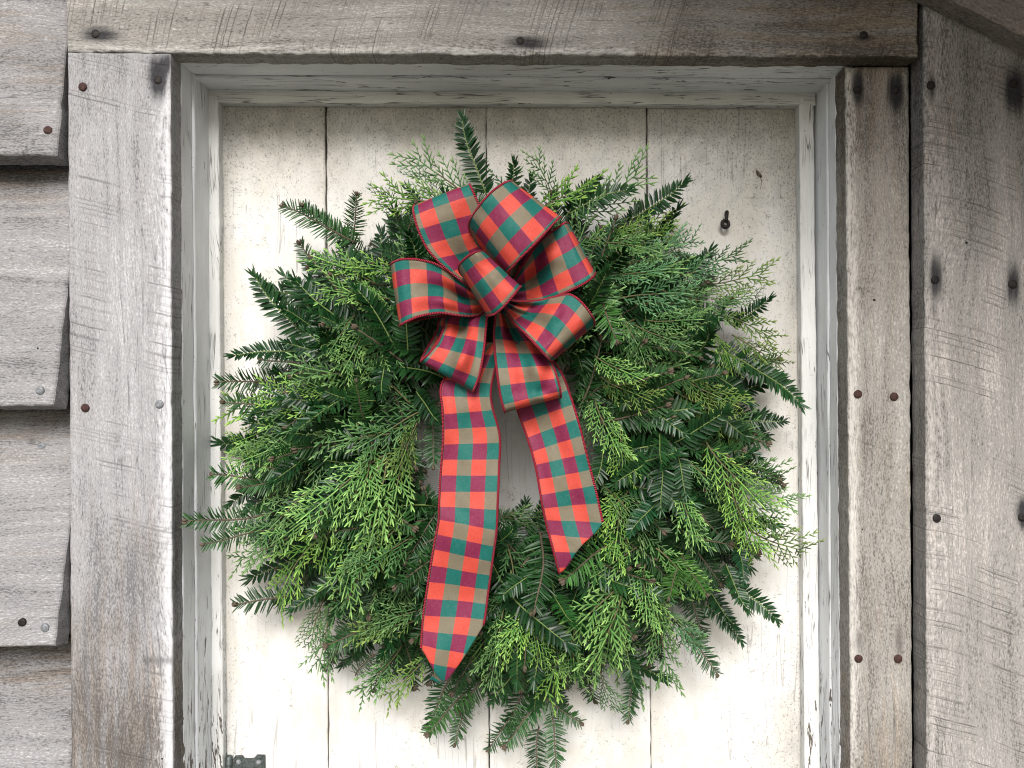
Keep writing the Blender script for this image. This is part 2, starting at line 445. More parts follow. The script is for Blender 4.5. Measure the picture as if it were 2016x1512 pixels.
for (o, px, py, pt, pb, yt, yb, mt, sd) in ((c0, 95, 257, -190, 304, .03, -.015, 'rust', 1), (c1, 79, 769, 300, 797, .034, -.027, 'zinc', 2),
                                    (c2, 83, 880, 780, 1271, .034, -.027, 'zinc', 1), (c2, 44, 1226, 780, 1271, .034, -.027, 'black_iron', 0), (c2, 89, 1236, 780, 1271, .034, -.027, 'zinc', 0)):
    nn = nail(px, py, clap_y(o, py, pt, pb, yt, yb), None, mt, seed=sd)
    nn.parent = o; nn.matrix_parent_inverse = Matrix.Translation(-Vector(o.location) - siding.location) if False else Matrix.Identity(4)

# ------------------------------------------------------------------ door frame: weathered casings, painted jambs and stops
frame = tag(empty('door_frame', (0, 0.05, GZ)), 'weathered grey casing boards round peeling blue-white jambs of the doorway', 'door frame', kind='thing')
def fr(o):
    return parent_to(o, frame)

header = fr(px_board('header_casing', (132, -330), (1806, -330), (1806, 110), (132, 101), 0.0, 0.027, M['wood_header'], None, grain='h', seed=11, edge=0.0017,
    stains=((189, 67, 12, 12, .8), (1024, 81, 13, 12, .7), (195, 68, 52, 17, 0.9), (1040, 84, 62, 16, 0.85), (1700, 72, 26, 13, 0.7)), tone=lambda X, Y, u, v: max(0, min(0.75, (X - 1000) / 900)),  # browner to the right: top-right shade put into the board colour
    pale=lambda X, Y, u, v: max(0, (Y - 60) / 90) * (1 if X < 1250 else 0.3)))
left = fr(px_board('side_casing', (133, 103.5), (334, 105.5), (346, BOT), (150, BOT), 0.0, 0.026, M['wood_left'], None, grain='v', seed=12, edge=0.0008, res=0.007,
    stains=((163, 171, 11, 11, .5), (168, 803, 11, 11, .5), (314, 796, 11, 11, .4), (312, 150, 24, 60, 1.0), (326, 128, 16, 34, 0.9)), tone=lambda X, Y, u, v: max(0, min(.8, (Y - 850) / 750)) if Y < 1700 else .8,
    pale=lambda X, Y, u, v: max(0, min(1, (X - 285) / 45)) * 0.8))
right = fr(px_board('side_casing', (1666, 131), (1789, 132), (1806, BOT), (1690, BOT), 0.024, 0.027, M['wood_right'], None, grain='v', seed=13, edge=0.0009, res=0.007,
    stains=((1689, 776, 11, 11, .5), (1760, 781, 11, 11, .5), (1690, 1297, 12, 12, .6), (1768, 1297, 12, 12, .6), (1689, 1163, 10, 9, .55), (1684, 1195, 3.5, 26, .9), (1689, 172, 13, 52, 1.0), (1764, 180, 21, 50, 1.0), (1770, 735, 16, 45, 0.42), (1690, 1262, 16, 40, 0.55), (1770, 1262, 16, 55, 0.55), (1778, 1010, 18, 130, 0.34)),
    tone=lambda X, Y, u, v: 0.15 + 0.35 * max(0, min(1, (Y - 1250) / 400)) + max(0, min(.4, (520 - Y) / 700)),  # upper end darkened too, shade of that corner put into the colour
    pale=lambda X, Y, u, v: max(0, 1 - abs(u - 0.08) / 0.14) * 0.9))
for (o, px, py, y, mt, sd, pr) in ((header, 189, 67, 0, 'black_iron', 0, .0004), (header, 1024, 81, 0, 'black_iron', 1, .0004), (header, 1700, 70, 0, 'black_iron', 2, .0010),
        (left, 163, 171, 0, 'rust', 1, .0014), (left, 312, 158, 0, 'black_iron', 0, .0003), (left, 168, 803, 0, 'rust', 2, .0014), (left, 314, 796, 0, 'zinc', 1, .0012),
        (right, 1688, 177, .024, 'black_iron', 1, .0009), (right, 1762, 177, .024, 'black_iron', 2, .0009), (right, 1689, 776, .024, 'rust', 0, .0014), (right, 1760, 781, .024, 'rust', 1, .0014),
        (right, 1690, 1297, .024, 'rust', 2, .0012), (right, 1768, 1297, .024, 'rust', 0, .0012)):
    nail(px, py, y, o, mt, r=0.0048, proud=pr, seed=sd)

YF, YS, YD = 0.0275, 0.104, 0.118        # front of jambs, front of stops, front of door
jt = lambda X, Y, u, v: max(0, min(1, (Y - 1150) / 350)) if Y < 1700 else 0.8
def X_(px, y): return (px - 1008) / F * (CAM_D + y)
def Z_(py, y): return -(py - 756) / F * (CAM_D + y)
# left jamb (inner face looks to +X), an outer strip and an inner strip a little deeper
zt, zb = Z_(120, YF), GZ
def side_jamb(sign, xt, xb, y0, y1, thick, seed, mat):
    a, b = ((xt, y0), (xt, y1)) if sign > 0 else ((xt, y1), (xt, y0))
    a2, b2 = ((xb, y0), (xb, y1)) if sign > 0 else ((xb, y1), (xb, y0))
    return fr(board('jamb', [(a[0], a[1], zt), (b[0], b[1], zt), (b2[0], b2[1], zb), (a2[0], a2[1], zb)], thick, mat, None,
                    grain='v', res=0.007, bevel=0.0018, edge=0.0005, seed=seed, tone=jt))
xl = X_(355, YF); xlb = xl + 0.0060 * 2.3 * 0.75
side_jamb(1, xl, xlb, YF, 0.060, 0.03, 21, M['paint_jamb'])
side_jamb(1, xl + 0.0022, xlb + 0.0022, 0.0605, 0.16, 0.03, 22, M['paint_jamb'])
xr_ = X_(1645, 0.052); xrb = xr_ + 0.0065 * 2.3 * 0.75
side_jamb(-1, xr_, xrb, 0.0515, 0.074, 0.03, 23, M['paint_jamb'])
side_jamb(-1, xr_ - 0.0015, xrb - 0.0015, 0.0745, 0.16, 0.03, 24, M['paint_jamb'])
# head jamb (looks down)
zh = Z_(125, YF)
def head_jamb(y0, y1, dz, seed, mat):
    x0, x1 = xl - 0.004, xr_ + 0.012
    z0, z1 = zh + dz + 0.0015, zh + dz - 0.0030
    return fr(board('head_jamb', [(x0, y0, z0), (x1, y0, z1), (x1, y1, z1), (x0, y1, z0)], 0.03, mat, None, grain='h', res=0.007, bevel=0.0018, edge=0.0007, seed=seed,
                    tone=lambda X, Y, u, v: 0.25 + 0.3 * u))
head_jamb(YF + 0.0006, 0.066, 0.001, 25, M['paint_jamb'])
head_jamb(0.0665, 0.16, -0.002, 26, M['paint_jamb'])
# stops
def stop(name, c, grain, seed):
    return fr(board(name, [at(px, py, YS) for px, py in c], YD - YS - 0.001, M['paint_stop'], None, grain=grain, res=0.006, bevel=0.0016, edge=0.0006, seed=seed,
                    tone=(jt if grain == 'v' else (lambda X, Y, u, v: 0.3))))
stop('door_stop', [(402, 186), (429, 186), (452, BOT - 250), (424, BOT - 250)], 'v', 31)
stop('door_stop', [(1574, 190), (1602, 190), (1632, BOT - 250), (1600, BOT - 250)], 'v', 32)
stop('head_stop', [(398, 172), (1606, 179), (1606, 206), (398, 201)], 'h', 33)

# ------------------------------------------------------------------ plank door
door = tag(empty('plank_door', (0, YD, GZ)), 'cream painted door of four wide vertical planks behind the wreath', 'door', kind='thing')
def door_dirt_shade(X, Y, u, v):
    top = max(0, min(1, 1 - (Y - 215) / 270))  # soot and mildew, plus some shade under the head put into the colour
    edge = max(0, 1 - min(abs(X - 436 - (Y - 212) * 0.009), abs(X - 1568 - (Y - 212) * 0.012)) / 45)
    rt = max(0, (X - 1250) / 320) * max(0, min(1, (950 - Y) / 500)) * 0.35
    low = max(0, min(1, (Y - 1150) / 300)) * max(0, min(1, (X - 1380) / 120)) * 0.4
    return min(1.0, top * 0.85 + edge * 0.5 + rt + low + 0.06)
cols_t = [(405, 638.6), (643.4, 955.6), (957.8, 1271.2), (1275, 1600)]
cols_b = [(420, 645.0), (647.5, 961.5), (965.0, 1280.5), (1283, 1618)]
for i in range(4):
    (a, b), (c, d) = cols_t[i], cols_b[i]
    kx = (BOT - 260 - 212) / 1300
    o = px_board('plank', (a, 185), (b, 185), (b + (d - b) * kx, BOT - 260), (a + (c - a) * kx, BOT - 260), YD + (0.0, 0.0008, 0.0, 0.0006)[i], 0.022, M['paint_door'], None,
                 grain='v', res=0.009, bevel=0.0018, edge=0.0010, wav=0.0005, seed=41 + i, dirt=door_dirt_shade)
    parent_to(o, door)

# eye screw in the door
def tube(verts, faces, pts, radii, sides=6, cap=True):
    b0 = len(verts)
    n = len(pts)
    ref = Vector((0, 0, 1))
    up = None
    for i in range(n):
        t = (pts[min(i + 1, n - 1)] - pts[max(i - 1, 0)])
        t = t.normalized() if t.length > 1e-9 else Vector((1, 0, 0))
        if up is None:
            up = t.orthogonal().normalized()
        else:
            up = (up - t * up.dot(t))
            up = up.normalized() if up.length > 1e-6 else t.orthogonal().normalized()
        s = t.cross(up)
        for k in range(sides):
            a = 2 * math.pi * k / sides
            verts.append(pts[i] + (up * math.cos(a) + s * math.sin(a)) * radii[i])
    for i in range(n - 1):
        for k in range(sides):
            k2 = (k + 1) % sides
            faces.append((b0 + i * sides + k, b0 + i * sides + k2, b0 + (i + 1) * sides + k2, b0 + (i + 1) * sides + k))
    if cap:
        faces.append(tuple(b0 + k for k in range(sides))[::-1])
        faces.append(tuple(b0 + (n - 1) * sides + k for k in range(sides)))

v, f = [], []
cpos = at(1428, 441, YD - 0.010)
ring = [cpos + Vector((math.cos(a) * 0.0040, math.sin(a) * 0.0012, math.sin(a) * 0.0044)) for a in np.linspace(math.radians(70), math.radians(70 + 385), 26)]
tube(v, f, ring, [0.0024] * 26, 8)
scr = parent_to(mesh_obj('eye_screw', v, f, M['black_iron']), door)
v, f = [], []
s0 = at(1431, 420, YD - 0.0095)
tube(v, f, [at(1430, 436, YD - 0.0115), at(1430.5, 430, YD - 0.0105), s0, at(1431, 418, YD - 0.004), at(1431, 418, YD + 0.004)], [0.0021, 0.0021, 0.0023, 0.0027, 0.0025], 8)
parent_to(mesh_obj('hook_shank', v, f, M['black_iron']), door)

# dried insect case stuck to the paint
v, f = [], []
tube(v, f, [at(1489, 335, YD - .0012), at(1491, 338, YD - .0022), at(1495, 343, YD - .0028), at(1500, 348, YD - .0016)], [.0006, .0016, .0018, .0008], 8)
tube(v, f, [at(1497, 348, YD - .0004), at(1500, 358, YD - .0004), at(1497, 372, YD - .0004)], [.0003, .00028, .0002], 4)
tag(mesh_obj('insect_case', v, f, M['insect']), 'tiny dried brown insect case stuck to the cream door above the eye screw', 'insect')
# hinge at the bottom of the picture
hinge = empty('hinge', at(475, 1515, YD)); parent_to(hinge, door)
hinge.location = (0, 0, 0); hinge.matrix_parent_inverse = Matrix.Translation(-door.location)
leaf_px = [(459, 1494), (464, 1487), (477, 1486), (482, 1492), (500, 1492), (507, 1485), (522, 1485.5), (523, 1560), (507, 1561), (500, 1554), (482, 1554), (477, 1561), (462, 1560), (459, 1556)]
v = [at(x, y, YD - 0.0022) for x, y in leaf_px] + [at(x, y, YD + 0.0004) for x, y in leaf_px]
n = len(leaf_px)
f = [tuple(range(n))[::-1]] + [(i, (i + 1) % n, n + (i + 1) % n, n + i) for i in range(n)]
mesh_obj('hinge_leaf', v, f, M['hinge_metal'], hinge, smooth=False)
v, f = [], []
tube(v, f, [at(451, 1487, YD - 0.004), at(451, 1489, YD - 0.004), at(451, 1556, YD - 0.004), at(451, 1558, YD - 0.004)], [0.0022, 0.0040, 0.0040, 0.0022], 12)
mesh_obj('hinge_barrel', v, f, M['hinge_metal'], hinge)
for (x, y) in ((470, 1500), (510, 1500), (470, 1546), (510, 1546)):
    v, f = [], []
    tube(v, f, [at(x, y, YD - 0.001), at(x, y, YD - 0.0026), at(x, y, YD - 0.0034)], [0.0037, 0.0036, 0.0022], 12)
    mesh_obj('screw', v, f, M['zinc'], hinge)

# ------------------------------------------------------------------ vertical boards right of the frame
rwall = tag(empty('board_wall', (0.6, 0.02, GZ)), 'wide vertical weathered boards with arc saw marks, right of the doorway', 'wall', kind='thing')
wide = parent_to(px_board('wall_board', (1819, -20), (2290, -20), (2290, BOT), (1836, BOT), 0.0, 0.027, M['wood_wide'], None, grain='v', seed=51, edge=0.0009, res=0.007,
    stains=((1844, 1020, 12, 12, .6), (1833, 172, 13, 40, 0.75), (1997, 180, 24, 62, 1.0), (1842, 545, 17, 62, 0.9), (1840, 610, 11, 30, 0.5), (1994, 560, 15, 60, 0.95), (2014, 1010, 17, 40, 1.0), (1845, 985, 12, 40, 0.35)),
    tone=lambda X, Y, u, v: max(0, min(0.45, (500 - Y) / 800)), pale=lambda X, Y, u, v: max(0, 1 - abs(X - 1850) / 60) * 0.5), rwall)  # top darkened: shade of the upper right corner put into the colour
for (px, py, mt, sd) in ((1832, 168, 'black_iron', 0), (1995, 165, 'black_iron', 1), (1841, 551, 'black_iron', 2), (1993, 560, 'black_iron', 0), (1844, 1020, 'black_iron', 1), (2012, 1019, 'black_iron', 2)):
    nail(px, py, 0.0, wide, mt, r=0.0049, proud=0.0010, seed=sd)
for i in range(2):
    parent_to(px_board('wall_board', (2294 + i * 440, -20 + 300 * 0), (2730 + i * 440, -20), (2730 + i * 440, BOT), (2294 + i * 440, BOT), 0.001, 0.027, M['wood_wide'], None, grain='v', seed=52 + i, res=0.02), rwall)

# ------------------------------------------------------------------ roof edge, top right
roof = tag(empty('roof_edge', (0.5, 0, 0.4)), 'sloping grey-brown rake board under an added, unseen roof overhang, top right corner', 'roof', kind='thing')
p0, p1 = at(1805, 3, 0.0), at(2016, 110, 0.0)
dirv = (p1 - p0).normalized()
perp = Vector((-dirv.z, 0, dirv.x))
if perp.z < 0: perp = -perp
YR = -0.031
a = p0 - dirv * 2.0; b = p0 + dirv * 0.9
sh = Vector((0, YR, 0))
rk = board('rake_board', [a + perp * 0.15 + sh, b + perp * 0.15 + sh, b + sh, a + sh], 0.029, M['wood_rake'], None, grain='h', res=0.01, bevel=0.004, edge=0.002, seed=61)
parent_to(rk, roof)
q0, q1 = a + perp * 0.153, b + perp * 0.153
OV = -0.74  # reach of the unseen overhang, added and lengthened to shade the upper right
def slab(name, o0, o1, y0, y1, th, mat):
    v = [Vector((o0.x, y0, o0.z)), Vector((o1.x, y0, o1.z)), Vector((o1.x, y1, o1.z)), Vector((o0.x, y1, o0.z))]
    v += [x + perp * th for x in v]
    f = [(0, 3, 2, 1), (4, 5, 6, 7), (0, 1, 5, 4), (1, 2, 6, 5), (2, 3, 7, 6), (3, 0, 4, 7)]
    bp = [((x - a).dot(dirv), x.y, x.z) for x in v]
    z8 = [0.0] * 8
    return mesh_obj(name, v, f, mat, None, smooth=False, attrs={'bp': ('FLOAT_VECTOR', bp), 'stain': ('FLOAT', z8), 'tone': ('FLOAT', z8), 'pale': ('FLOAT', z8)})
nb = 4
for i in range(nb):
    y0 = OV + i * (0.30 - OV) / nb
    parent_to(slab('added_roof_plank', q0, q1, y0, y0 + (0.30 - OV) / nb - 0.004, 0.022, M['wood_rake']), roof)

# ------------------------------------------------------------------ wreath foliage
def leaf_mat(name, c0, c1, tip, rough, trans=0.12, spec=0.5):
    q = NT(name)
    t = q.attr('tint'); a = q.attr('along')
    oi = q.t.nodes.new("ShaderNodeObjectInfo")
    col = q.mix(t, c0, c1)
    col = q.mix(a, col, tip)
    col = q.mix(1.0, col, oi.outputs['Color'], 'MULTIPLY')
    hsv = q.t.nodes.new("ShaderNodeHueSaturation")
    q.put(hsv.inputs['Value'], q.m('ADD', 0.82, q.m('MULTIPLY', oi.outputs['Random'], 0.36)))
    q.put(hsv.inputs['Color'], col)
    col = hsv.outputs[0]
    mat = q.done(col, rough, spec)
    tr = q.t.nodes.new("ShaderNodeBsdfTranslucent")
    q.put(tr.inputs[0], q.mix(1.0, col, (1.3, 1.5, 0.6), 'MULTIPLY'))
    mx = q.t.nodes.new("ShaderNodeMixShader")
    mx.inputs[0].default_value = trans
    q.t.links.new(q.bsdf.outputs[0], mx.inputs[1]); q.t.links.new(tr.outputs[0], mx.inputs[2])
    out = [n for n in q.t.nodes if n.type == 'OUTPUT_MATERIAL'][0]
    q.t.links.new(mx.outputs[0], out.inputs[0])
    return mat

M['yew'] = leaf_mat('yew_needles', (0.0025, 0.014, 0.005), (0.011, 0.054, 0.014), (0.06, 0.17, 0.04), 0.34, 0.05, 0.33)
M['fir'] = leaf_mat('fir_needles', (0.006, 0.028, 0.008), (0.032, 0.105, 0.026), (0.09, 0.21, 0.055), 0.42, 0.06, 0.35)
M['cedar'] = leaf_mat('cedar_scales', (0.006, 0.032, 0.009), (0.040, 0.135, 0.032), (0.30, 0.49, 0.17), 0.55, 0.06, 0.30)
def twig_mat(name, c0, c1):
    q = NT(name)
    tc = q.t.nodes.new("ShaderNodeTexCoord").outputs['Object']
    n = q.noise(tc, 500, 2, 0.6)
    return q.done(q.mix(n, c0, c1), 0.75, 0.25)
M['twig_brown'] = twig_mat('brown_twig', (0.045, 0.036, 0.024), (0.15, 0.115, 0.08))
M['twig_green'] = twig_mat('green_twig', (0.09, 0.15, 0.04), (0.20, 0.26, 0.08))
M['twig_red'] = twig_mat('reddish_twig', (0.06, 0.06, 0.025), (0.17, 0.15, 0.07))

def stem_curve(L, droop, sway, n, rr):
    ph = rr.uniform(0, 6.28)
    pts = []
    for i in range(n + 1):
        t = i / n
        pts.append(Vector((L * t * (1 - 0.12 * abs(droop) * t), sway * L * 0.5 * t * t + 0.012 * L * math.sin(ph + t * 7), -droop * L * 0.45 * t * t)))
    return pts
def along_pts(pts, t):
    f = t * (len(pts) - 1); i = min(int(f), len(pts) - 2); k = f - i
    p = pts[i].lerp(pts[i + 1], k)
    d = (pts[i + 1] - pts[i]).normalized()
    return p, d

def add_needle(V, Fc, T, A, base, d, nrm, ln, w, bend, rr, blunt=0.0, tint=None):
    """flat needle with a raised V section"""
    s = d.cross(nrm).normalized(); nrm = s.cross(d).normalized()
    tt = rr.uniform(0, 1) if tint is None else tint
    b = len(V)
    prof = ((0.0, 0.25, 0), (0.16, 0.95, 0), (0.66, 1.0 if blunt else 0.86, 0.05), (0.93 if blunt else 1.0, 0.62 if blunt else 0.0, 0.25))
    def P(u, k, lift):
        c = base + d * (ln * u) + nrm * (bend * ln * u * u)
        return c + s * (k * w * 0.5) + nrm * lift
    V.append(P(0, 0, 0)); T.append(tt * 0.6); A.append(0.25)
    for (u, k, al) in prof[1:3]:
        for side in (-1, 0, 1):
            V.append(P(u, side * k, abs(side) * w * 0.16)); T.append(tt if side else min(1, tt * 0.8 + .15)); A.append(al + (0.10 if side == 0 else 0))
    if blunt:
        V.append(P(0.95, -0.5, 0)); V.append(P(1.0, 0, 0)); V.append(P(0.95, 0.5, 0))
        for _ in range(3): T.append(tt); A.append(0.18)
        Fc += [(b, b + 2, b + 1), (b, b + 3, b + 2), (b + 1, b + 2, b + 5, b + 4), (b + 2, b + 3, b + 6, b + 5), (b + 4, b + 5, b + 8, b + 7), (b + 5, b + 6, b + 9, b + 8)]
    else:
        V.append(P(1.0, 0, 0)); T.append(tt); A.append(0.2)
        Fc += [(b, b + 2, b + 1), (b, b + 3, b + 2), (b + 1, b + 2, b + 5, b + 4), (b + 2, b + 3, b + 6, b + 5), (b + 4, b + 5, b + 7), (b + 5, b + 6, b + 7)]

def mk_mesh(name, V, Fc, mat, T=None, A=None):
    me = bpy.data.meshes.new(name)
    me.from_pydata([tuple(v) for v in V], [], Fc)
    if T is not None:
        me.attributes.new('tint', 'FLOAT', 'POINT').data.foreach_set('value', np.asarray(T, np.float32))
        me.attributes.new('along', 'FLOAT', 'POINT').data.foreach_set('value', np.asarray(A, np.float32))
    me.polygons.foreach_set('use_smooth', [True] * len(me.polygons))
    me.materials.append(mat)
    return me

def make_yew(L, seed, droop, sway):
    rr = random.Random(seed)
    pts = stem_curve(L, droop, sway, 10, rr)
    V, Fc, T, A = [], [], [], []
    n = int(L / 0.0021)
    for i in range(n):
        t = 0.03 + 0.97 * (i + rr.uniform(-.3, .3)) / n
        t = max(0.02, min(1, t))
        p, d = along_pts(pts, t)
        side = 1 if i % 2 else -1
        ang = math.radians(rr.uniform(60, 76) - 26 * t ** 3)
        y = Vector((0, 1, 0)) - d * d.y; y.normalize()
        z = d.cross(y)
        up = math.radians(rr.gauss(14, 10))
        lat = (y * side * math.cos(up) + z * math.sin(up)).normalized()
        nd = (d * math.cos(ang) + lat * math.sin(ang)).normalized()
        ln = 0.0205 * (0.62 + 0.38 * math.sin(math.pi * min(1, 0.18 + t * 0.75))) * rr.uniform(.86, 1.1) * (1 - 0.35 * t ** 6)
        nr = (z * math.cos(up) - y * side * math.sin(up)) + d * rr.uniform(-.25, .25)
        add_needle(V, Fc, T, A, p, nd, nr, ln, 0.0042 * rr.uniform(.85, 1.15), rr.uniform(-.16, .03), rr)
    p, d = along_pts(pts, 1.0)
    for k in range(6):
        a = k / 6 * 6.28 + rr.uniform(-.3, .3)
        lat = Vector((0, math.cos(a), math.sin(a)))
        nd = (d + lat * rr.uniform(.25, .6)).normalized()
        add_needle(V, Fc, T, A, p, nd, Vector((0, 0, 1)) + lat * .2, rr.uniform(.012, .018), 0.0025, 0, rr, tint=0.9)
    SV, SF = [], []
    tube(SV, SF, pts, [0.0011 - 0.0005 * i / 10 for i in range(11)], 5)
    return mk_mesh('yew_stem', SV, SF, M['twig_green']), mk_mesh('yew_needles', V, Fc, M['yew'], T, A)

def make_fir(L, seed, droop, sway):
    rr = random.Random(seed)
    pts = stem_curve(L, droop, sway, 10, rr)
    V, Fc, T, A = [], [], [], []
    n = int(L / 0.0010)
    for i in range(n):
        t = 0.04 + 0.95 * (i + rr.random()) / n
        p, d = along_pts(pts, min(1, t))
        y = Vector((0, 1, 0)) - d * d.y; y.normalize()
        z = d.cross(y)
        side = 1 if i % 2 else -1
        up = math.radians(rr.choice((-8, 5, 14, 28, 48)) + rr.gauss(0, 7))
        lat = (y * side * math.cos(up) + z * math.sin(up)).normalized()
        ang = math.radians(rr.uniform(62, 78) - 28 * t ** 4)
        nd = (d * math.cos(ang) + lat * math.sin(ang)).normalized()
        ln = 0.0215 * rr.uniform(.78, 1.1) * (0.72 + 0.28 * math.sin(math.pi * min(1, .15 + .8 * t))) * (1 - 0.3 * t ** 5) * (1 - 0.25 * math.sin(abs(up)))
        nr = z * math.cos(up) - y * side * math.sin(up)
        add_needle(V, Fc, T, A, p, nd, nr, ln, 0.0016 * rr.uniform(.85, 1.15), rr.uniform(-.10, .08), rr, blunt=1)
    SV, SF = [], []
    tube(SV, SF, pts, [0.0013 - 0.0005 * i / 10 for i in range(11)], 6)
    p, d = along_pts(pts, 1.0)
    for k in range(4):
        off = Vector((0, rr.uniform(-.0028, .0028), rr.uniform(-.002, .0025))) if k else Vector((0, 0, 0))
        bl = rr.uniform(.0045, .0065)
        tube(SV, SF, [p + off - d * .001, p + off + d * bl * .35, p + off * 1.15 + d * bl * .75, p + off * 1.2 + d * bl], [.0007, .0017, .0012, .0003], 6)
    return mk_mesh('fir_stem', SV, SF, M['twig_brown']), mk_mesh('fir_needles', V, Fc, M['fir'], T, A)

def make_cedar(L, seed, droop, sway, fat=1.0, dens=1.0):
    rr = random.Random(seed)
    pts = stem_curve(L, droop, sway, 12, rr)
    V, Fc, T, A = [], [], [], []
    def twiglet(p, d, ln, r, a0, a1, tint, curl):
        n = max(2, min(5, int(ln / 0.0026)))
        P_, Rd = [], []
        for k in range(n + 1):
            u = k / n
            P_.append(p + d * ln * u + curl * (ln * u * u))
            Rd.append(r * (1.0 if k % 2 else 0.74) * (1 - 0.45 * u * u))
        Rd[-1] = r * 0.35
        b = len(V)
        tube(V, Fc, P_, Rd, 4, cap=False)
        for k in range(n + 1):
            for _ in range(4):
                T.append(min(1, max(0, tint + rr.uniform(-.12, .12)))); A.append(a0 + (a1 - a0) * (k / n) ** 1.5)
    nl = int(L / 0.0066 * dens)
    for i in range(nl):
        t = 0.03 + 0.97 * (i + rr.uniform(-.3, .3)) / nl
        t = max(.05, min(.99, t))
        p, d = along_pts(pts, t)
        y = Vector((0, 1, 0)) - d * d.y; y.normalize(); z = d.cross(y)
        side = 1 if i % 2 else -1
        ang = math.radians(rr.uniform(30, 50))
        tilt = rr.gauss(0, .30)
        lat = (y * side * math.cos(tilt) + z * math.sin(tilt)).normalized()
        ld = (d * math.cos(ang) + lat * math.sin(ang)).normalized()
        ll = 0.040 * (0.35 + 0.65 * math.sin(math.pi * (0.16 + 0.74 * t))) * rr.uniform(.6, 1.15) * (L / 0.13) ** 0.5
        tint = rr.uniform(.2, .9)
        # lateral axis bends forwards
        curl = d * rr.uniform(.10, .28) + z * rr.uniform(-.25, .12)
        nseg = max(3, int(ll / 0.006))
        axis = [p + ld * ll * (k / nseg) + curl * (ll * (k / nseg) ** 2) for k in range(nseg + 1)]
        b = len(V)
        tube(V, Fc, axis, [0.00082 * fat * (1 - 0.5 * k / nseg) for k in range(nseg + 1)], 4, cap=False)
        for k in range(nseg + 1):
            for _ in range(4): T.append(tint); A.append(0.55 * (k / nseg) ** 2)
        ns = max(3, int(ll / 0.0036))
        for j in range(ns):
            u = (j + 0.7) / ns
            ap, ad = along_pts(axis, min(.99, u))
            sd = 1 if j % 2 else -1
            la = lat.cross(ld).cross(ad).normalized()
            la = (la + z * rr.uniform(-.35, .35)).normalized()
            a2 = math.radians(rr.uniform(28, 48))
            sdv = (ad * math.cos(a2) + la * sd * math.sin(a2)).normalized()
            sl = 0.0105 * (1.1 - 0.55 * u) * rr.uniform(.55, 1.25) * (0.5 + 0.5 * min(1, ll / .03))
            twiglet(ap, sdv, sl, 0.00112 * fat, 0.05 + .2 * u * t, 0.30 + 0.55 * u * rr.uniform(.5, 1), tint, ad * .12)
        twiglet(axis[-1], (axis[-1] - axis[-2]).normalized(), 0.007, 0.0011 * fat, 0.4, 0.9, tint, z * 0)
    twiglet(pts[-2], (pts[-1] - pts[-2]).normalized(), 0.016, 0.001 * fat, 0.4, 1.0, .8, Vector((0, 0, 0)))
    SV, SF = [], []
    tube(SV, SF, pts[:9], [0.0012 * (1 - 0.06 * i) for i in range(9)], 5)
    k0 = len(V)
    tube(V, Fc, pts[7:], [0.0010 * fat * (1 - .1 * i) for i in range(len(pts[7:]))], 5, cap=False)
    for _ in range(len(V) - k0): T.append(.6); A.append(.35)
    return mk_mesh('cedar_stem', SV, SF, M['twig_red']), mk_mesh('cedar_scales', V, Fc, M['cedar'], T, A)

LIB = {'yew': [], 'fir': [], 'cedar': []}
for L in (0.075, 0.10, 0.13):
    for k in range(5):
        LIB['yew'].append((L, make_yew(L, 100 + k + int(L * 1e4), (-.15, .35, .75, .1, 1.0)[k], (.25, -.3, .1, .5, -.15)[k])))
        LIB['fir'].append((L, make_fir(L, 300 + k + int(L * 1e4), (-.1, .2, .5, .35, .75)[k], (.15, -.2, .05, -.4, .3)[k])))
for L in (0.085, 0.115, 0.15, 0.19):
    for k in range(5):
        LIB['cedar'].append((L, make_cedar(L, 500 + k + int(L * 1e4), (0.0, .5, .9, .3, 1.2)[k], (.25, -.35, .1, .6, -.2)[k], (1.0, 1.25, .85, 1.1, .95)[k], (1, .85, 1.1, .75, 1)[k])))

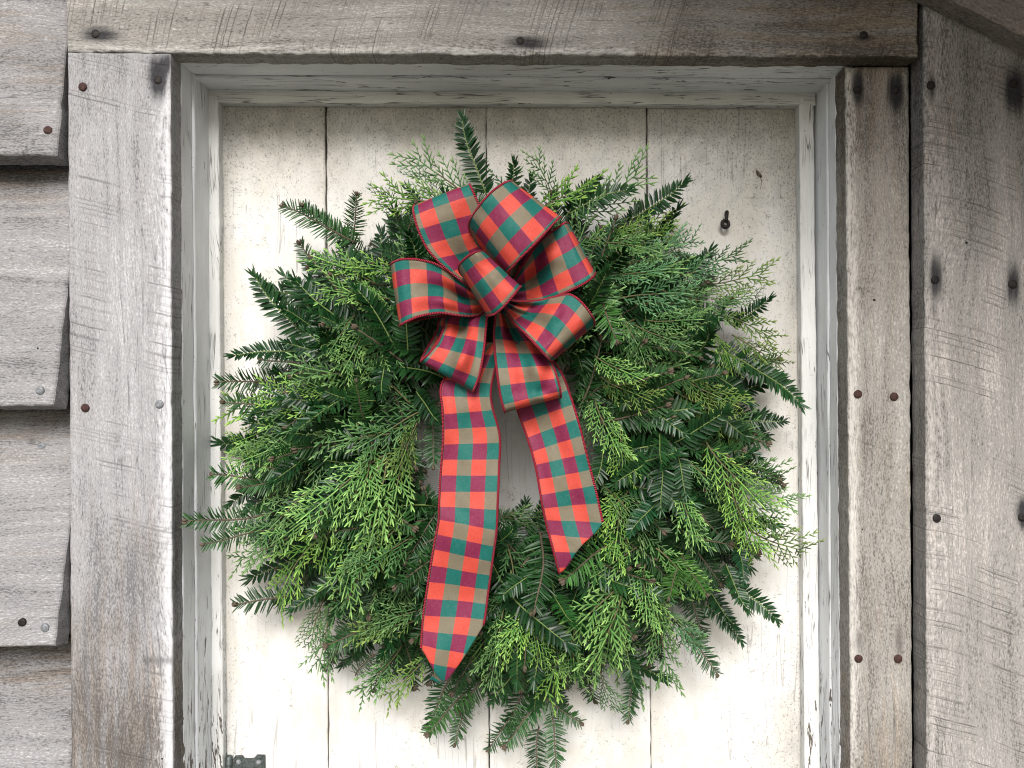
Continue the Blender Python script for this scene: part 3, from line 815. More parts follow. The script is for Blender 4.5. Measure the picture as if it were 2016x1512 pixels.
WC = at(1000, 862, 0.05)
wreath = tag(empty('evergreen_wreath', WC), 'round green wreath of mixed fir, yew and cedar sprigs hanging on the cream door', 'wreath')
SPR = {'yew': 'yew_sprig', 'fir': 'fir_sprig', 'cedar': 'cedar_sprig'}
counts = {'yew': 0, 'fir': 0, 'cedar': 0}
CAP = {'yew': 228, 'fir': 252, 'cedar': 160}      # room is left for the hand-placed sprigs
def sprig(kind, base, tip, roll=0.0, color=(1, 1, 1), var=None, rr=R, hero=False):
    if not hero and counts[kind] >= CAP[kind]:
        kind = 'fir' if kind == 'yew' else 'yew'
        if counts[kind] >= CAP[kind]: return
    if counts[kind] >= 299: return
    tx_, ty_ = to_px(tip)
    if not hero and abs(tx_ - 975) < 190 and abs(ty_ - 590) < 210 and tip.y < 0.0:
        tip = Vector((tip.x, 0.0, tip.z)); base = Vector((base.x, max(base.y, 0.02), base.z))
    counts[kind] += 1
    d = tip - base
    L = d.length; d.normalize()
    cands = sorted(LIB[kind], key=lambda e: abs(math.log(e[0] / L)))[:5]
    e = cands[rr.randrange(3 if hero else 5)] if var is None else cands[var]
    sc = L / e[0]
    sc = max(0.72, min(1.3, sc))
    n = Vector((0, -1, 0.25)) + Vector((rr.uniform(-.3, .3), 0, rr.uniform(-.3, .3)))
    n = n - d * n.dot(d)
    if n.length < 0.2: n = d.orthogonal()
    n.normalize()
    n = Matrix.Rotation(roll, 3, d) @ n
    y = n.cross(d)
    m = Matrix(((d.x, y.x, n.x), (d.y, y.y, n.y), (d.z, y.z, n.z))).to_4x4()
    m = Matrix.Translation(base - WC) @ m @ Matrix.Diagonal((sc, sc * rr.choice((-1, 1)) if False else sc, sc, 1))
    st = bpy.data.objects.new(SPR[kind], e[1][0]); COL.objects.link(st)
    st.parent = wreath; st.matrix_local = m
    nd = bpy.data.objects.new('needles' if kind != 'cedar' else 'scale_leaves', e[1][1]); COL.objects.link(nd)
    nd.parent = st
    nd.color = (*color, 1)
    nd['kind'] = 'stuff'
    return st

# unseen dark ring, added as opaque backing so gaps between sprigs stay dark
bq = NT('dark_backing')
bmat = bq.done((0.018, 0.02, 0.012), 0.95, 0.1)
rv, rf = [], []
rr = random.Random(5)
NR, NT_ = 72, 12
for i in range(NR):
    a = 2 * math.pi * i / NR
    for k in range(NT_):
        b = 2 * math.pi * k / NT_
        r = 0.040 + 0.010 * mn.noise(Vector((math.cos(a) * 4, math.sin(a) * 4, b)))
        R0 = 0.180 + 1.35 * r * math.cos(b)
        rv.append(Vector((math.cos(a) * R0, 0.022 + r * 0.75 * math.sin(b), math.sin(a) * R0)))
for i in range(NR):
    for k in range(NT_):
        i2, k2 = (i + 1) % NR, (k + 1) % NT_
        rf.append((i * NT_ + k, i2 * NT_ + k, i2 * NT_ + k2, i * NT_ + k2))
mesh_obj('dark_backing_ring', rv, rf, bmat, wreath)

def pol(px_r, deg, y):
    a = math.radians(deg)
    return at(1000 + px_r * math.cos(a), 862 - px_r * math.sin(a), y)
def outline(deg):
    tab = [(0, 535), (20, 555), (40, 560), (60, 530), (75, 520), (90, 515), (105, 520), (120, 525), (135, 545), (150, 560), (165, 545), (180, 560), (195, 570), (210, 580), (225, 560), (240, 565), (255, 570), (270, 560), (285, 560), (300, 555), (315, 570), (330, 560), (345, 570), (360, 535)]
    deg %= 360
    for (a, r), (b, s) in zip(tab, tab[1:]):
        if a <= deg <= b: return r + (s - r) * (deg - a) / (b - a)
    return 550
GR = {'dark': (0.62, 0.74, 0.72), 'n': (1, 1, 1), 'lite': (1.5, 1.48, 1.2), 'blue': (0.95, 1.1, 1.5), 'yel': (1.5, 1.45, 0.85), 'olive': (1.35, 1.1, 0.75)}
wr = random.Random(77)
droopv = Vector((0, 0, -1))
# back layer: outward sprigs lying against the door
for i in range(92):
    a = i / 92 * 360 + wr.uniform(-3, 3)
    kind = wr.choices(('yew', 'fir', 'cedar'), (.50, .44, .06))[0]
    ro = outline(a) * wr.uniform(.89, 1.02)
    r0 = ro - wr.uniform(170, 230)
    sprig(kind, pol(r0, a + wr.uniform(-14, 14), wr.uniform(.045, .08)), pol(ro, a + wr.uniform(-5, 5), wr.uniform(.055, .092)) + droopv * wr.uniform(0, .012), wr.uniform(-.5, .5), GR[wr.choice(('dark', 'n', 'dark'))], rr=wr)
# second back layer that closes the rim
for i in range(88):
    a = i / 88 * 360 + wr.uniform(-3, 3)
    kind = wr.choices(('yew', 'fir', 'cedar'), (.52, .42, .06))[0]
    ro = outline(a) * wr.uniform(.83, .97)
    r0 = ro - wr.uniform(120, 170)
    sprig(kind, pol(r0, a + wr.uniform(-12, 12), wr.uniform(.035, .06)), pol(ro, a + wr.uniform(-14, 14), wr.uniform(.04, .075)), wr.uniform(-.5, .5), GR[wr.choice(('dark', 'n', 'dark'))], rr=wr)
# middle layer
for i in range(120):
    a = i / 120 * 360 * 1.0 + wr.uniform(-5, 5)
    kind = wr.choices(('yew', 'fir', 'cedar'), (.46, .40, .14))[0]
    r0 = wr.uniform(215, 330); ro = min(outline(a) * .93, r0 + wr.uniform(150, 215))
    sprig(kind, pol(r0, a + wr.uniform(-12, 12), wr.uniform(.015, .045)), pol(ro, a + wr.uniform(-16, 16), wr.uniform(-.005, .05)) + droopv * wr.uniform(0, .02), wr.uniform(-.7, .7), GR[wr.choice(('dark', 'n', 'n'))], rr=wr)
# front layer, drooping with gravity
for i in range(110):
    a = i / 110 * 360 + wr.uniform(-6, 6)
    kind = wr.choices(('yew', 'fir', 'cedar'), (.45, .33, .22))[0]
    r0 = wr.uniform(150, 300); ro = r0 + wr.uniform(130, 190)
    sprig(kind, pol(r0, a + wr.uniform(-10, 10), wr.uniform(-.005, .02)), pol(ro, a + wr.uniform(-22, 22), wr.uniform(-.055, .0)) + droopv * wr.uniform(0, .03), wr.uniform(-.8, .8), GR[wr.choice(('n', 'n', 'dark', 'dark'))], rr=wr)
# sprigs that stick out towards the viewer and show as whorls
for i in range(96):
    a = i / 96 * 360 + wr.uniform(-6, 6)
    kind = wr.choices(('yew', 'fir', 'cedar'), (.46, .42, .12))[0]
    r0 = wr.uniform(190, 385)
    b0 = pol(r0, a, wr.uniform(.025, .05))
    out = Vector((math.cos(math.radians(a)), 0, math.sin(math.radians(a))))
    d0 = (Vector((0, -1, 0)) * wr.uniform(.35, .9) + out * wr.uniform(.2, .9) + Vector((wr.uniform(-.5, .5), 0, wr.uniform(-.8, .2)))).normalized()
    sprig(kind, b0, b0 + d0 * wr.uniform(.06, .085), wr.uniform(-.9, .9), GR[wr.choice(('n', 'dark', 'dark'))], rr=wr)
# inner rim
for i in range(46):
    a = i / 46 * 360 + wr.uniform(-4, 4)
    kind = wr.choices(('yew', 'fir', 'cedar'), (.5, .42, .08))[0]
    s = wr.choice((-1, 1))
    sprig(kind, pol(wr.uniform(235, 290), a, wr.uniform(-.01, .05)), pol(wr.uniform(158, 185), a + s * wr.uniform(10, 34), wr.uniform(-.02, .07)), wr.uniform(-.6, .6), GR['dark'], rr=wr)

# sprigs one can pick out in the photograph: kind, base px, tip px, depth base, depth tip, colour, roll
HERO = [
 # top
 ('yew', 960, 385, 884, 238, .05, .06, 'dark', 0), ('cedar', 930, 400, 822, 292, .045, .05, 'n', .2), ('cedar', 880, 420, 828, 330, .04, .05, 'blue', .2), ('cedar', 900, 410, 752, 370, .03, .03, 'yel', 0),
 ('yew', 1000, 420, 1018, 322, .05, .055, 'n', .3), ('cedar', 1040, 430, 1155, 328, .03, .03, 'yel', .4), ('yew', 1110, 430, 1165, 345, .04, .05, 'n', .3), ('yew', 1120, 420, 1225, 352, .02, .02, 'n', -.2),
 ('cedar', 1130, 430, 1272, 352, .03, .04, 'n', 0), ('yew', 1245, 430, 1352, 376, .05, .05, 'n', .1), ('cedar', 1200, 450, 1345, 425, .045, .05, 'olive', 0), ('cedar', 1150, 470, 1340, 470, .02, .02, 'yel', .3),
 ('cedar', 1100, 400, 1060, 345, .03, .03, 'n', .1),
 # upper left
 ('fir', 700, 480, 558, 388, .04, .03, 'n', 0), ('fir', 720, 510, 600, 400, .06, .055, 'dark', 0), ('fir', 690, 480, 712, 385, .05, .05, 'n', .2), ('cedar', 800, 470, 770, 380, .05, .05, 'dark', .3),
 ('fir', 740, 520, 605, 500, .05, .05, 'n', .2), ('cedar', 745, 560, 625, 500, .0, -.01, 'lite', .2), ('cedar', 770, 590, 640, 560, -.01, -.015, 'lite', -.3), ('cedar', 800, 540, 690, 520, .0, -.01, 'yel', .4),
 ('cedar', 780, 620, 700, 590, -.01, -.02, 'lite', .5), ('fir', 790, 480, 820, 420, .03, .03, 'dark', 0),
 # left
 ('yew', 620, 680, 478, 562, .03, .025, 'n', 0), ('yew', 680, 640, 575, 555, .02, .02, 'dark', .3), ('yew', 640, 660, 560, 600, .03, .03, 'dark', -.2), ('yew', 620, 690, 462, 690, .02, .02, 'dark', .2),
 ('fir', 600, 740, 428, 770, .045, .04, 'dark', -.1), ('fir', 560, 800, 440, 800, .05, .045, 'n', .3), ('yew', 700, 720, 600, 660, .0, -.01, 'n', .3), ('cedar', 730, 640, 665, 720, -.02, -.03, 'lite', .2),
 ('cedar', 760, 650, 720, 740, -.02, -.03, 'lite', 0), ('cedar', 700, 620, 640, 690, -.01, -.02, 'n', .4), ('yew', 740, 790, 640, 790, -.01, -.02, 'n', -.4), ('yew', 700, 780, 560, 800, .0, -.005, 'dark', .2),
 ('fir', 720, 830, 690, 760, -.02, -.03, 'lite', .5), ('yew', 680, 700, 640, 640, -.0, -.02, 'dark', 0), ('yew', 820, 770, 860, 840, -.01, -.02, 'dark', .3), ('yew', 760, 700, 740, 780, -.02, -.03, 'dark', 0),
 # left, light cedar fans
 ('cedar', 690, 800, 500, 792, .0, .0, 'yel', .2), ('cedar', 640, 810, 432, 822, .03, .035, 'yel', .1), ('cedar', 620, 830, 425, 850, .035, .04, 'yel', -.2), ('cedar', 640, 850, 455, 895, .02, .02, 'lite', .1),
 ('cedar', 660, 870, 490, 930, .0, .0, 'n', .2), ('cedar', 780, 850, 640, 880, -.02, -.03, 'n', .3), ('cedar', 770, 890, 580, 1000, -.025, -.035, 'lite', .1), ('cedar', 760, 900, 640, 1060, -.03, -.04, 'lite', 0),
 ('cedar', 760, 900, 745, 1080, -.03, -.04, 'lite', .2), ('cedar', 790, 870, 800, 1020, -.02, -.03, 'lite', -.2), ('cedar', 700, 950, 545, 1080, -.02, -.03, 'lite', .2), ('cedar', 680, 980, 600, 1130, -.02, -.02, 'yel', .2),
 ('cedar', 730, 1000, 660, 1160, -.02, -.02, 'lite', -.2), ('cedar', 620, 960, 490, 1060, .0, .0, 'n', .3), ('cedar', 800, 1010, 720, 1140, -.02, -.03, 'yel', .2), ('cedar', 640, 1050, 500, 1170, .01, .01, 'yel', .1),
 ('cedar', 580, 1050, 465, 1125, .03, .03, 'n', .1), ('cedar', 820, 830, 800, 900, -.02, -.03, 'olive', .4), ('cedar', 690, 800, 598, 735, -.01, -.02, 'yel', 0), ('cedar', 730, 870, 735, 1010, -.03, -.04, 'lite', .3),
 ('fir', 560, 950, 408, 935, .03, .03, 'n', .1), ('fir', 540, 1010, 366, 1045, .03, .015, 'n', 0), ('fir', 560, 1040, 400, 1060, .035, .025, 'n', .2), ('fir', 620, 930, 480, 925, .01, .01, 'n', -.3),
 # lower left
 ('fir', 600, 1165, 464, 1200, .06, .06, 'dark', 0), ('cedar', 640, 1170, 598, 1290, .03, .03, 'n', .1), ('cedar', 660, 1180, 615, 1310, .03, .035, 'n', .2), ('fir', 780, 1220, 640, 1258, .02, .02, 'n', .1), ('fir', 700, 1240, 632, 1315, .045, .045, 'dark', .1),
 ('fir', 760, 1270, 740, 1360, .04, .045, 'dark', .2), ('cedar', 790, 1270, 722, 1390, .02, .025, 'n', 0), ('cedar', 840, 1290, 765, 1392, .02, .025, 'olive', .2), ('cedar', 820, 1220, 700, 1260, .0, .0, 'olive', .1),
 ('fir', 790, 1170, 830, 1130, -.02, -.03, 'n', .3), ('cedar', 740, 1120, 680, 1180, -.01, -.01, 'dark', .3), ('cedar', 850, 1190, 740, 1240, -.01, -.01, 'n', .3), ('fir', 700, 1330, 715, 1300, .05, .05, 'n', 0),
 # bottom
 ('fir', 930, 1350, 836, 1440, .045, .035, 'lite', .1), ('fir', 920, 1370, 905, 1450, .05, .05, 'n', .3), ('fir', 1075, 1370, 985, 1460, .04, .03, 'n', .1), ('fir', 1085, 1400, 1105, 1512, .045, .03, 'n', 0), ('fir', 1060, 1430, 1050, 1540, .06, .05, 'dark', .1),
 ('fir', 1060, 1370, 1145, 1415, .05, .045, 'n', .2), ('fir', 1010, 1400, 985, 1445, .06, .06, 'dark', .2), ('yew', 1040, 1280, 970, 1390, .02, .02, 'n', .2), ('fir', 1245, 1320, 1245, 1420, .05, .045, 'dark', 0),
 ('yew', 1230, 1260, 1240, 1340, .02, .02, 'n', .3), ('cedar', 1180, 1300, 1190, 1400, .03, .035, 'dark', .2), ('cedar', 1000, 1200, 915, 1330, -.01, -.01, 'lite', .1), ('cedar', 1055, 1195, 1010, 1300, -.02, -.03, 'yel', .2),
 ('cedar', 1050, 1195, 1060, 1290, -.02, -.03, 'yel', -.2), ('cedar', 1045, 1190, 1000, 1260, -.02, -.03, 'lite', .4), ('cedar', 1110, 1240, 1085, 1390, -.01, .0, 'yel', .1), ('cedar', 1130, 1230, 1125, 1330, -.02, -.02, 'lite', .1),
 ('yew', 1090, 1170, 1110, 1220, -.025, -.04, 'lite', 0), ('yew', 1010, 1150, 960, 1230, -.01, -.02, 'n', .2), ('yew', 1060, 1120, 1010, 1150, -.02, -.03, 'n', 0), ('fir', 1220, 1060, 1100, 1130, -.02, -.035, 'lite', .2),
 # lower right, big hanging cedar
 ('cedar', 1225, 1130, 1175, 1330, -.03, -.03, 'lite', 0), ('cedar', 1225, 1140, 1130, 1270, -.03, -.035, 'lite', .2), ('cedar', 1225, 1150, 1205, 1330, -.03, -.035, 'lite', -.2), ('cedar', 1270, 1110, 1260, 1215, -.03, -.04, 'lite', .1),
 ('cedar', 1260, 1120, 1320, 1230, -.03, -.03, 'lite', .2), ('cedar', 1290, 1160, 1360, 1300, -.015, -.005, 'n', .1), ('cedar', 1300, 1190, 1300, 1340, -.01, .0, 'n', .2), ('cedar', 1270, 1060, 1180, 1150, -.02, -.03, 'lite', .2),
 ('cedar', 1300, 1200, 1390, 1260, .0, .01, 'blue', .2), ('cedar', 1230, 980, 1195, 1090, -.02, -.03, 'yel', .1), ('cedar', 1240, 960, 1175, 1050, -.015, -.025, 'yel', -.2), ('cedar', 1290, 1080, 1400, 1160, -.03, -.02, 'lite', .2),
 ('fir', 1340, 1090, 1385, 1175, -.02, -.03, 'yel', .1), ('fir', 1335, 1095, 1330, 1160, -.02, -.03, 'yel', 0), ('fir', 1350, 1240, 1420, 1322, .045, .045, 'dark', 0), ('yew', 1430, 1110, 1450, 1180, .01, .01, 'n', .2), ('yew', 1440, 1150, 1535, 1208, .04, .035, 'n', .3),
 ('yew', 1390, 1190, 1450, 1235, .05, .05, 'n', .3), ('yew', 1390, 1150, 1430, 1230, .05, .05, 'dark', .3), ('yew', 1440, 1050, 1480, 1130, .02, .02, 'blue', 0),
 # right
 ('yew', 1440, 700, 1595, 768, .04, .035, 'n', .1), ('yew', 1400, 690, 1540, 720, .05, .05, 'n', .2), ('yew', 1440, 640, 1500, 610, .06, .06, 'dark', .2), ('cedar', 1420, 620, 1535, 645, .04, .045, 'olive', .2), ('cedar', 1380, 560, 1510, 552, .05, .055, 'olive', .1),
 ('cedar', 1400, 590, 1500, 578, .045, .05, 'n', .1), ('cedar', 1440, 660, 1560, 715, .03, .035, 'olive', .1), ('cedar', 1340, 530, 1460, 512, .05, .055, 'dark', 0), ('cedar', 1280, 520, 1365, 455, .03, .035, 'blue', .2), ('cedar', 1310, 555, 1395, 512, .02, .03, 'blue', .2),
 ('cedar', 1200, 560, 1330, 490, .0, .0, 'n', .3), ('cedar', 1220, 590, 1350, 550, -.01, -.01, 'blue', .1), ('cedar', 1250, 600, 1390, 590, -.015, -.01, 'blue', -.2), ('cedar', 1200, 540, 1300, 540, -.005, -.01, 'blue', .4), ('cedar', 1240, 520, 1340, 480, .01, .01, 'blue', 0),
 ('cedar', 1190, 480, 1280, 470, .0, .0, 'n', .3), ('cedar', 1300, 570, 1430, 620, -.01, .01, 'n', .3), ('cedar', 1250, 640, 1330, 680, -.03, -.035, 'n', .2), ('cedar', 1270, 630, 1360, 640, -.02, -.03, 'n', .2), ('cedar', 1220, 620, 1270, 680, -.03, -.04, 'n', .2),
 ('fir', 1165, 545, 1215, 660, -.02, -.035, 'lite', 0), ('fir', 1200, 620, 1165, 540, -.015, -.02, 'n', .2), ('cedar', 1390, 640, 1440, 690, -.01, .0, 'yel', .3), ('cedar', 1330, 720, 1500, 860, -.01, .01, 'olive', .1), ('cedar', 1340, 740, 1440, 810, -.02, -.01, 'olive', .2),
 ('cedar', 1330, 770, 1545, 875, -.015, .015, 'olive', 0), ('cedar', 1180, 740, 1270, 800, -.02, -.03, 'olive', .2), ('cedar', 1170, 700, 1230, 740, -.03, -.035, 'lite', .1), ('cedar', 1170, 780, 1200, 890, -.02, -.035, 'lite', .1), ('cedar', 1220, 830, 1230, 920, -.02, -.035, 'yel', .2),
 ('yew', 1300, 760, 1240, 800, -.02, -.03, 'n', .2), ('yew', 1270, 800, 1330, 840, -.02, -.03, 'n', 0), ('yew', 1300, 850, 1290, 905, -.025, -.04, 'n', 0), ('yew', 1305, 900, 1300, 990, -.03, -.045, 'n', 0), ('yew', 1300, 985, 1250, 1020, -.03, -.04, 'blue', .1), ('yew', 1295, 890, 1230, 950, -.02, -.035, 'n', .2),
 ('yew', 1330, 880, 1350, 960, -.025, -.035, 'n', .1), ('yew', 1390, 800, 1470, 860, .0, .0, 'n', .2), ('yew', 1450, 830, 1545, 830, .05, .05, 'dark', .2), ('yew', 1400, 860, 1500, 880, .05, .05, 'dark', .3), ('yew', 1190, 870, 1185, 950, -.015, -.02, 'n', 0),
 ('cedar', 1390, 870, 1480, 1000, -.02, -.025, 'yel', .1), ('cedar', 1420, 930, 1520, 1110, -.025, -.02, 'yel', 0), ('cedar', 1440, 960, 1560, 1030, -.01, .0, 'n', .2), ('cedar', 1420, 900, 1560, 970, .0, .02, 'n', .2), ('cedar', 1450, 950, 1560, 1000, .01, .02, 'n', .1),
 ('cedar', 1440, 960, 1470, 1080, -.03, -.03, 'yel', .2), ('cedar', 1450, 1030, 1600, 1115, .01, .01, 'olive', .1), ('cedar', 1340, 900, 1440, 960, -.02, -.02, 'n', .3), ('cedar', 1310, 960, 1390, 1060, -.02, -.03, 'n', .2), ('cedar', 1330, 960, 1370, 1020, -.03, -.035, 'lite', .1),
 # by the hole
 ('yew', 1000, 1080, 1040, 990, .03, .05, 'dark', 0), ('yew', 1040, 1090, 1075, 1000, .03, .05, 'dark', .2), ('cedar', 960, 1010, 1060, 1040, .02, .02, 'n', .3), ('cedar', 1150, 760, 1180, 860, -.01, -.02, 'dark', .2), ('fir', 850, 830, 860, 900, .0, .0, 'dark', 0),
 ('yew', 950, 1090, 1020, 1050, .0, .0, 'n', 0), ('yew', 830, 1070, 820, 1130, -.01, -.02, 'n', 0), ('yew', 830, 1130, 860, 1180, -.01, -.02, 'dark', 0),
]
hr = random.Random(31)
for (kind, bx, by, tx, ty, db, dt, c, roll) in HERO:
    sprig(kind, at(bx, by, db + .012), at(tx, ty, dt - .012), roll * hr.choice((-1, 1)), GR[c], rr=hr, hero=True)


# ------------------------------------------------------------------ plaid bow
def ribbon_mat():
    q = NT('plaid_ribbon')
    uv = q.t.nodes.new("ShaderNodeUVMap").outputs[0]
    u, v, _ = q.sep(uv)
    def band(x):       # 0/1 checks with slightly soft thread edges
        fr_ = q.m('FRACT', q.m('MULTIPLY', x, 0.5))
        return q.m('GREATER_THAN', fr_, 0.5)
    wobu = q.m('ADD', u, q.m('MULTIPLY', q.m('SUBTRACT', q.noise(q.vmul(uv, (3, 60, 1)), 1, 1), 0.5), 0.03))
    a = band(wobu); b = band(v)
    red, bur = (0.64, 0.076, 0.050), (0.225, 0.018, 0.068)
    tau, teal = (0.205, 0.175, 0.118), (0.006, 0.145, 0.120)
    col = q.mix(a, q.mix(b, red, bur), q.mix(b, tau, teal))
    warp = q.noise(q.vmul(uv, (30, 2.5, 1)), 1, 2, 0.75)
    weft = q.noise(q.vmul(uv, (2.5, 30, 1)), 1, 2, 0.75)
    th = q.m('ADD', q.m('MULTIPLY', warp, 0.5), q.m('MULTIPLY', weft, 0.5))
    col = q.mix(q.ss(th, 0.52, 0.70, 0, 0.16), col, (0.62, 0.47, 0.38))
    col = q.mix(q.ss(th, 0.48, 0.30, 0, 0.55), col, q.mix(1.0, col, (0.35, 0.3, 0.3), 'MULTIPLY'))
    slub = q.noise(q.vmul(uv, (22, 9, 1)), 1, 2, 0.7)
    col = q.mix(q.ss(slub, 0.60, 0.72, 0, 0.35), col, (0.10, 0.03, 0.03))
    h = q.m('ADD', warp, weft)
    mat = q.done(col, 0.62, 0.35, q.bump(h, 0.35, 0.0005))
    tr = q.t.nodes.new("ShaderNodeBsdfTranslucent")
    q.put(tr.inputs[0], col)
    mx = q.t.nodes.new("ShaderNodeMixShader"); mx.inputs[0].default_value = 0.20
    q.t.links.new(q.bsdf.outputs[0], mx.inputs[1]); q.t.links.new(tr.outputs[0], mx.inputs[2])
    out = [n for n in q.t.nodes if n.type == 'OUTPUT_MATERIAL'][0]
    q.t.links.new(mx.outputs[0], out.inputs[0])
    return mat
def cord_mat():
    q = NT('red_stitched_edge')
    uv = q.t.nodes.new("ShaderNodeUVMap").outputs[0]
    u, v, _ = q.sep(uv)
    s = q.m('SINE', q.m('ADD', q.m('MULTIPLY', v, 62.0), q.m('MULTIPLY', u, 6.28)))
    col = q.mix(q.ss(s, -0.5, 0.7), (0.13, 0.008, 0.022), (0.55, 0.025, 0.055))
    return q.done(col, 0.55, 0.4, q.bump(s, 0.8, 0.0008))
M['ribbon'] = ribbon_mat(); M['cord'] = cord_mat()
CELL = 0.0163

def cr(p, t):
    """Catmull-Rom through list p at 0..1"""
    n = len(p) - 1
    f = t * n; i = min(int(f), n - 1); k = f - i
    P0 = p[max(i - 1, 0)]; P1 = p[i]; P2 = p[i + 1]; P3 = p[min(i + 2, n)]
    return 0.5 * ((2 * P1) + (P2 - P0) * k + (2 * P0 - 5 * P1 + 4 * P2 - P3) * k * k + (3 * P1 - P0 - 3 * P2 + P3) * k ** 3)

bow_root = at(975, 607, -0.055)
bow = tag(empty('plaid_bow', bow_root), 'red, teal and taupe plaid ribbon bow with two long tails on the wreath', 'bow')
def ribbon(name, rows, pleats=(), nu=22, nv=80, v0=0.0, u0=-.1, cut=None, widthcells=4.0, thickness=0.0005, gather=0.009, ripple=0.0, cords=True):
    """rows: (Lx, Ly, Ldepth, Rx, Ry, Rdepth) in photo px and metres; pleats: (t, u, amp, st, su) depth dimples"""
    dp = (lambda d: -.1 + (d + .1) * 1.32 if d > -.1 else d) if 'loop' in name else (lambda d: d)
    Ls = [at(r[0], r[1], dp(r[2])) for r in rows]; Rs = [at(r[3], r[4], dp(r[5])) for r in rows]
    n1 = nv + 1
    L = [cr(Ls, j / nv) for j in range(n1)]; Rr = [cr(Rs, j / nv) for j in range(n1)]
    vv = [v0]
    for j in range(1, n1):
        d = ((L[j] + Rr[j]) / 2 - (L[j - 1] + Rr[j - 1]) / 2).length
        vv.append(vv[-1] + d / CELL)
    verts, uvs = [], []
    for j in range(n1):
        t = j / nv
        for i in range(nu + 1):
            u = i / nu
            p = L[j].lerp(Rr[j], u)
            dy = 0.0
            for (pt, pu, amp, st, su) in pleats:
                dy += amp * math.exp(-((t - pt) / st) ** 2 - ((u - pu) / su) ** 2)
            wdt = (Rr[j] - L[j]).length
            g = max(0.0, 1 - wdt / 0.060)
            dy += gather * g * math.sin(2 * math.pi * (2.3 * u + v0)) * min(1, t * 8, (1 - t) * 8)
            dy += 0.0030 * mn.noise(Vector((t * nv / 13, u * 2.2, v0 * 3.1 + 1.7))) + 0.0012 * mn.noise(Vector((t * nv / 4, u * 5, v0 * 1.1 + 4.7)))
            dy += ripple * math.sin(t * 17 + v0 + u * 1.3) * min(1, t * 4)
            verts.append(p + Vector((0, dy, 0)))
            uvs.append((u * widthcells + u0, vv[j]))
    faces = []
    for j in range(nv):
        for i in range(nu):
            faces.append((j * (nu + 1) + i, (j + 1) * (nu + 1) + i, (j + 1) * (nu + 1) + i + 1, j * (nu + 1) + i + 1))
    if cut:                                    # slanting or pointed end: pull the last rows to the cut line
        verts, uvs, faces = cut(verts, uvs, faces, nu, nv)
    o = mesh_obj(name, verts, faces, M['ribbon'], None, uvs=uvs)
    parent_to(o, bow)
    sm = o.modifiers.new('thickness', 'SOLIDIFY'); sm.thickness = thickness; sm.offset = 0
    for side in ((0, nu) if cords else ()):
        pts = [Vector(verts[j * (nu + 1) + side]) for j in range(n1)]
        cv, cf = [], []
        # drop repeated points
        pp = [pts[0]]; vv2 = [vv[0]]
        for p_, w_ in zip(pts[1:], vv[1:]):
            if (p_ - pp[-1]).length > 1e-5: pp.append(p_); vv2.append(w_)
        tube(cv, cf, pp, [0.00125] * len(pp), 6)
        cu = [(k % 6 / 6, vv2[k // 6]) for k in range(len(cv))]
        e = mesh_obj('wired_edge', cv, cf, M['cord'], None, uvs=cu)
        e.parent = o
    return o

def Zb(x, y): return 740 + x / 3.15, 340 + y / 3.15        # coordinates measured on an enlargement of the bow
def rw(lx, ly, ld, rx, ry, rd):
    a = Zb(lx, ly); b = Zb(rx, ry); return (a[0], a[1], ld, b[0], b[1], rd)
# upper left loop
ribbon('loop', [rw(690, 770, -.060, 780, 720, -.060), rw(560, 690, -.078, 740, 620, -.066), rw(430, 590, -.088, 715, 500, -.070), rw(325, 480, -.092, 690, 380, -.076), rw(262, 350, -.094, 655, 240, -.084),
    rw(236, 255, -.092, 605, 125, -.088), rw(233, 212, -.086, 582, 76, -.083), rw(250, 215, -.072, 590, 95, -.070), rw(330, 330, -.060, 620, 250, -.058), rw(520, 560, -.050, 700, 520, -.050), rw(720, 770, -.050, 790, 740, -.050)],
    pleats=((.18, .45, .010, .10, .25), (.45, .5, -.004, .2, .4)), v0=0.45, u0=-.35)
# upper right loop, its outside turned to the camera
ribbon('loop', [rw(740, 800, -.055, 860, 760, -.055), rw(660, 560, -.066, 830, 700, -.064), rw(590, 380, -.082, 810, 640, -.082), rw(577, 320, -.094, 812, 622, -.094), rw(600, 262, -.106, 845, 585, -.108), rw(650, 195, -.114, 905, 520, -.117),
    rw(715, 122, -.118, 985, 440, -.121), rw(785, 70, -.114, 1065, 355, -.117), rw(835, 52, -.104, 1125, 292, -.107), rw(846, 58, -.092, 1142, 278, -.094), rw(840, 120, -.076, 1100, 320, -.078), rw(800, 400, -.060, 960, 560, -.062), rw(760, 780, -.055, 860, 760, -.055)],
    v0=4.6, u0=1.2)
# right loop
ribbon('loop', [rw(800, 740, -.060, 800, 800, -.060), rw(870, 640, -.070, 860, 800, -.064), rw(920, 560, -.076, 950, 800, -.070), rw(985, 465, -.080, 1070, 783, -.080), rw(1060, 388, -.085, 1185, 738, -.090),
    rw(1125, 343, -.088, 1285, 690, -.094), rw(1168, 312, -.086, 1340, 652, -.091), rw(1180, 308, -.078, 1357, 632, -.083), rw(1190, 330, -.068, 1345, 620, -.070), rw(1120, 480, -.055, 1200, 680, -.056), rw(900, 700, -.050, 900, 780, -.050), rw(800, 760, -.050, 800, 800, -.050)],
    pleats=((.22, .55, .020, .08, .28), (.35, .35, -.009, .06, .18), (.10, .5, .006, .06, .3)), v0=2.2, u0=1.3)
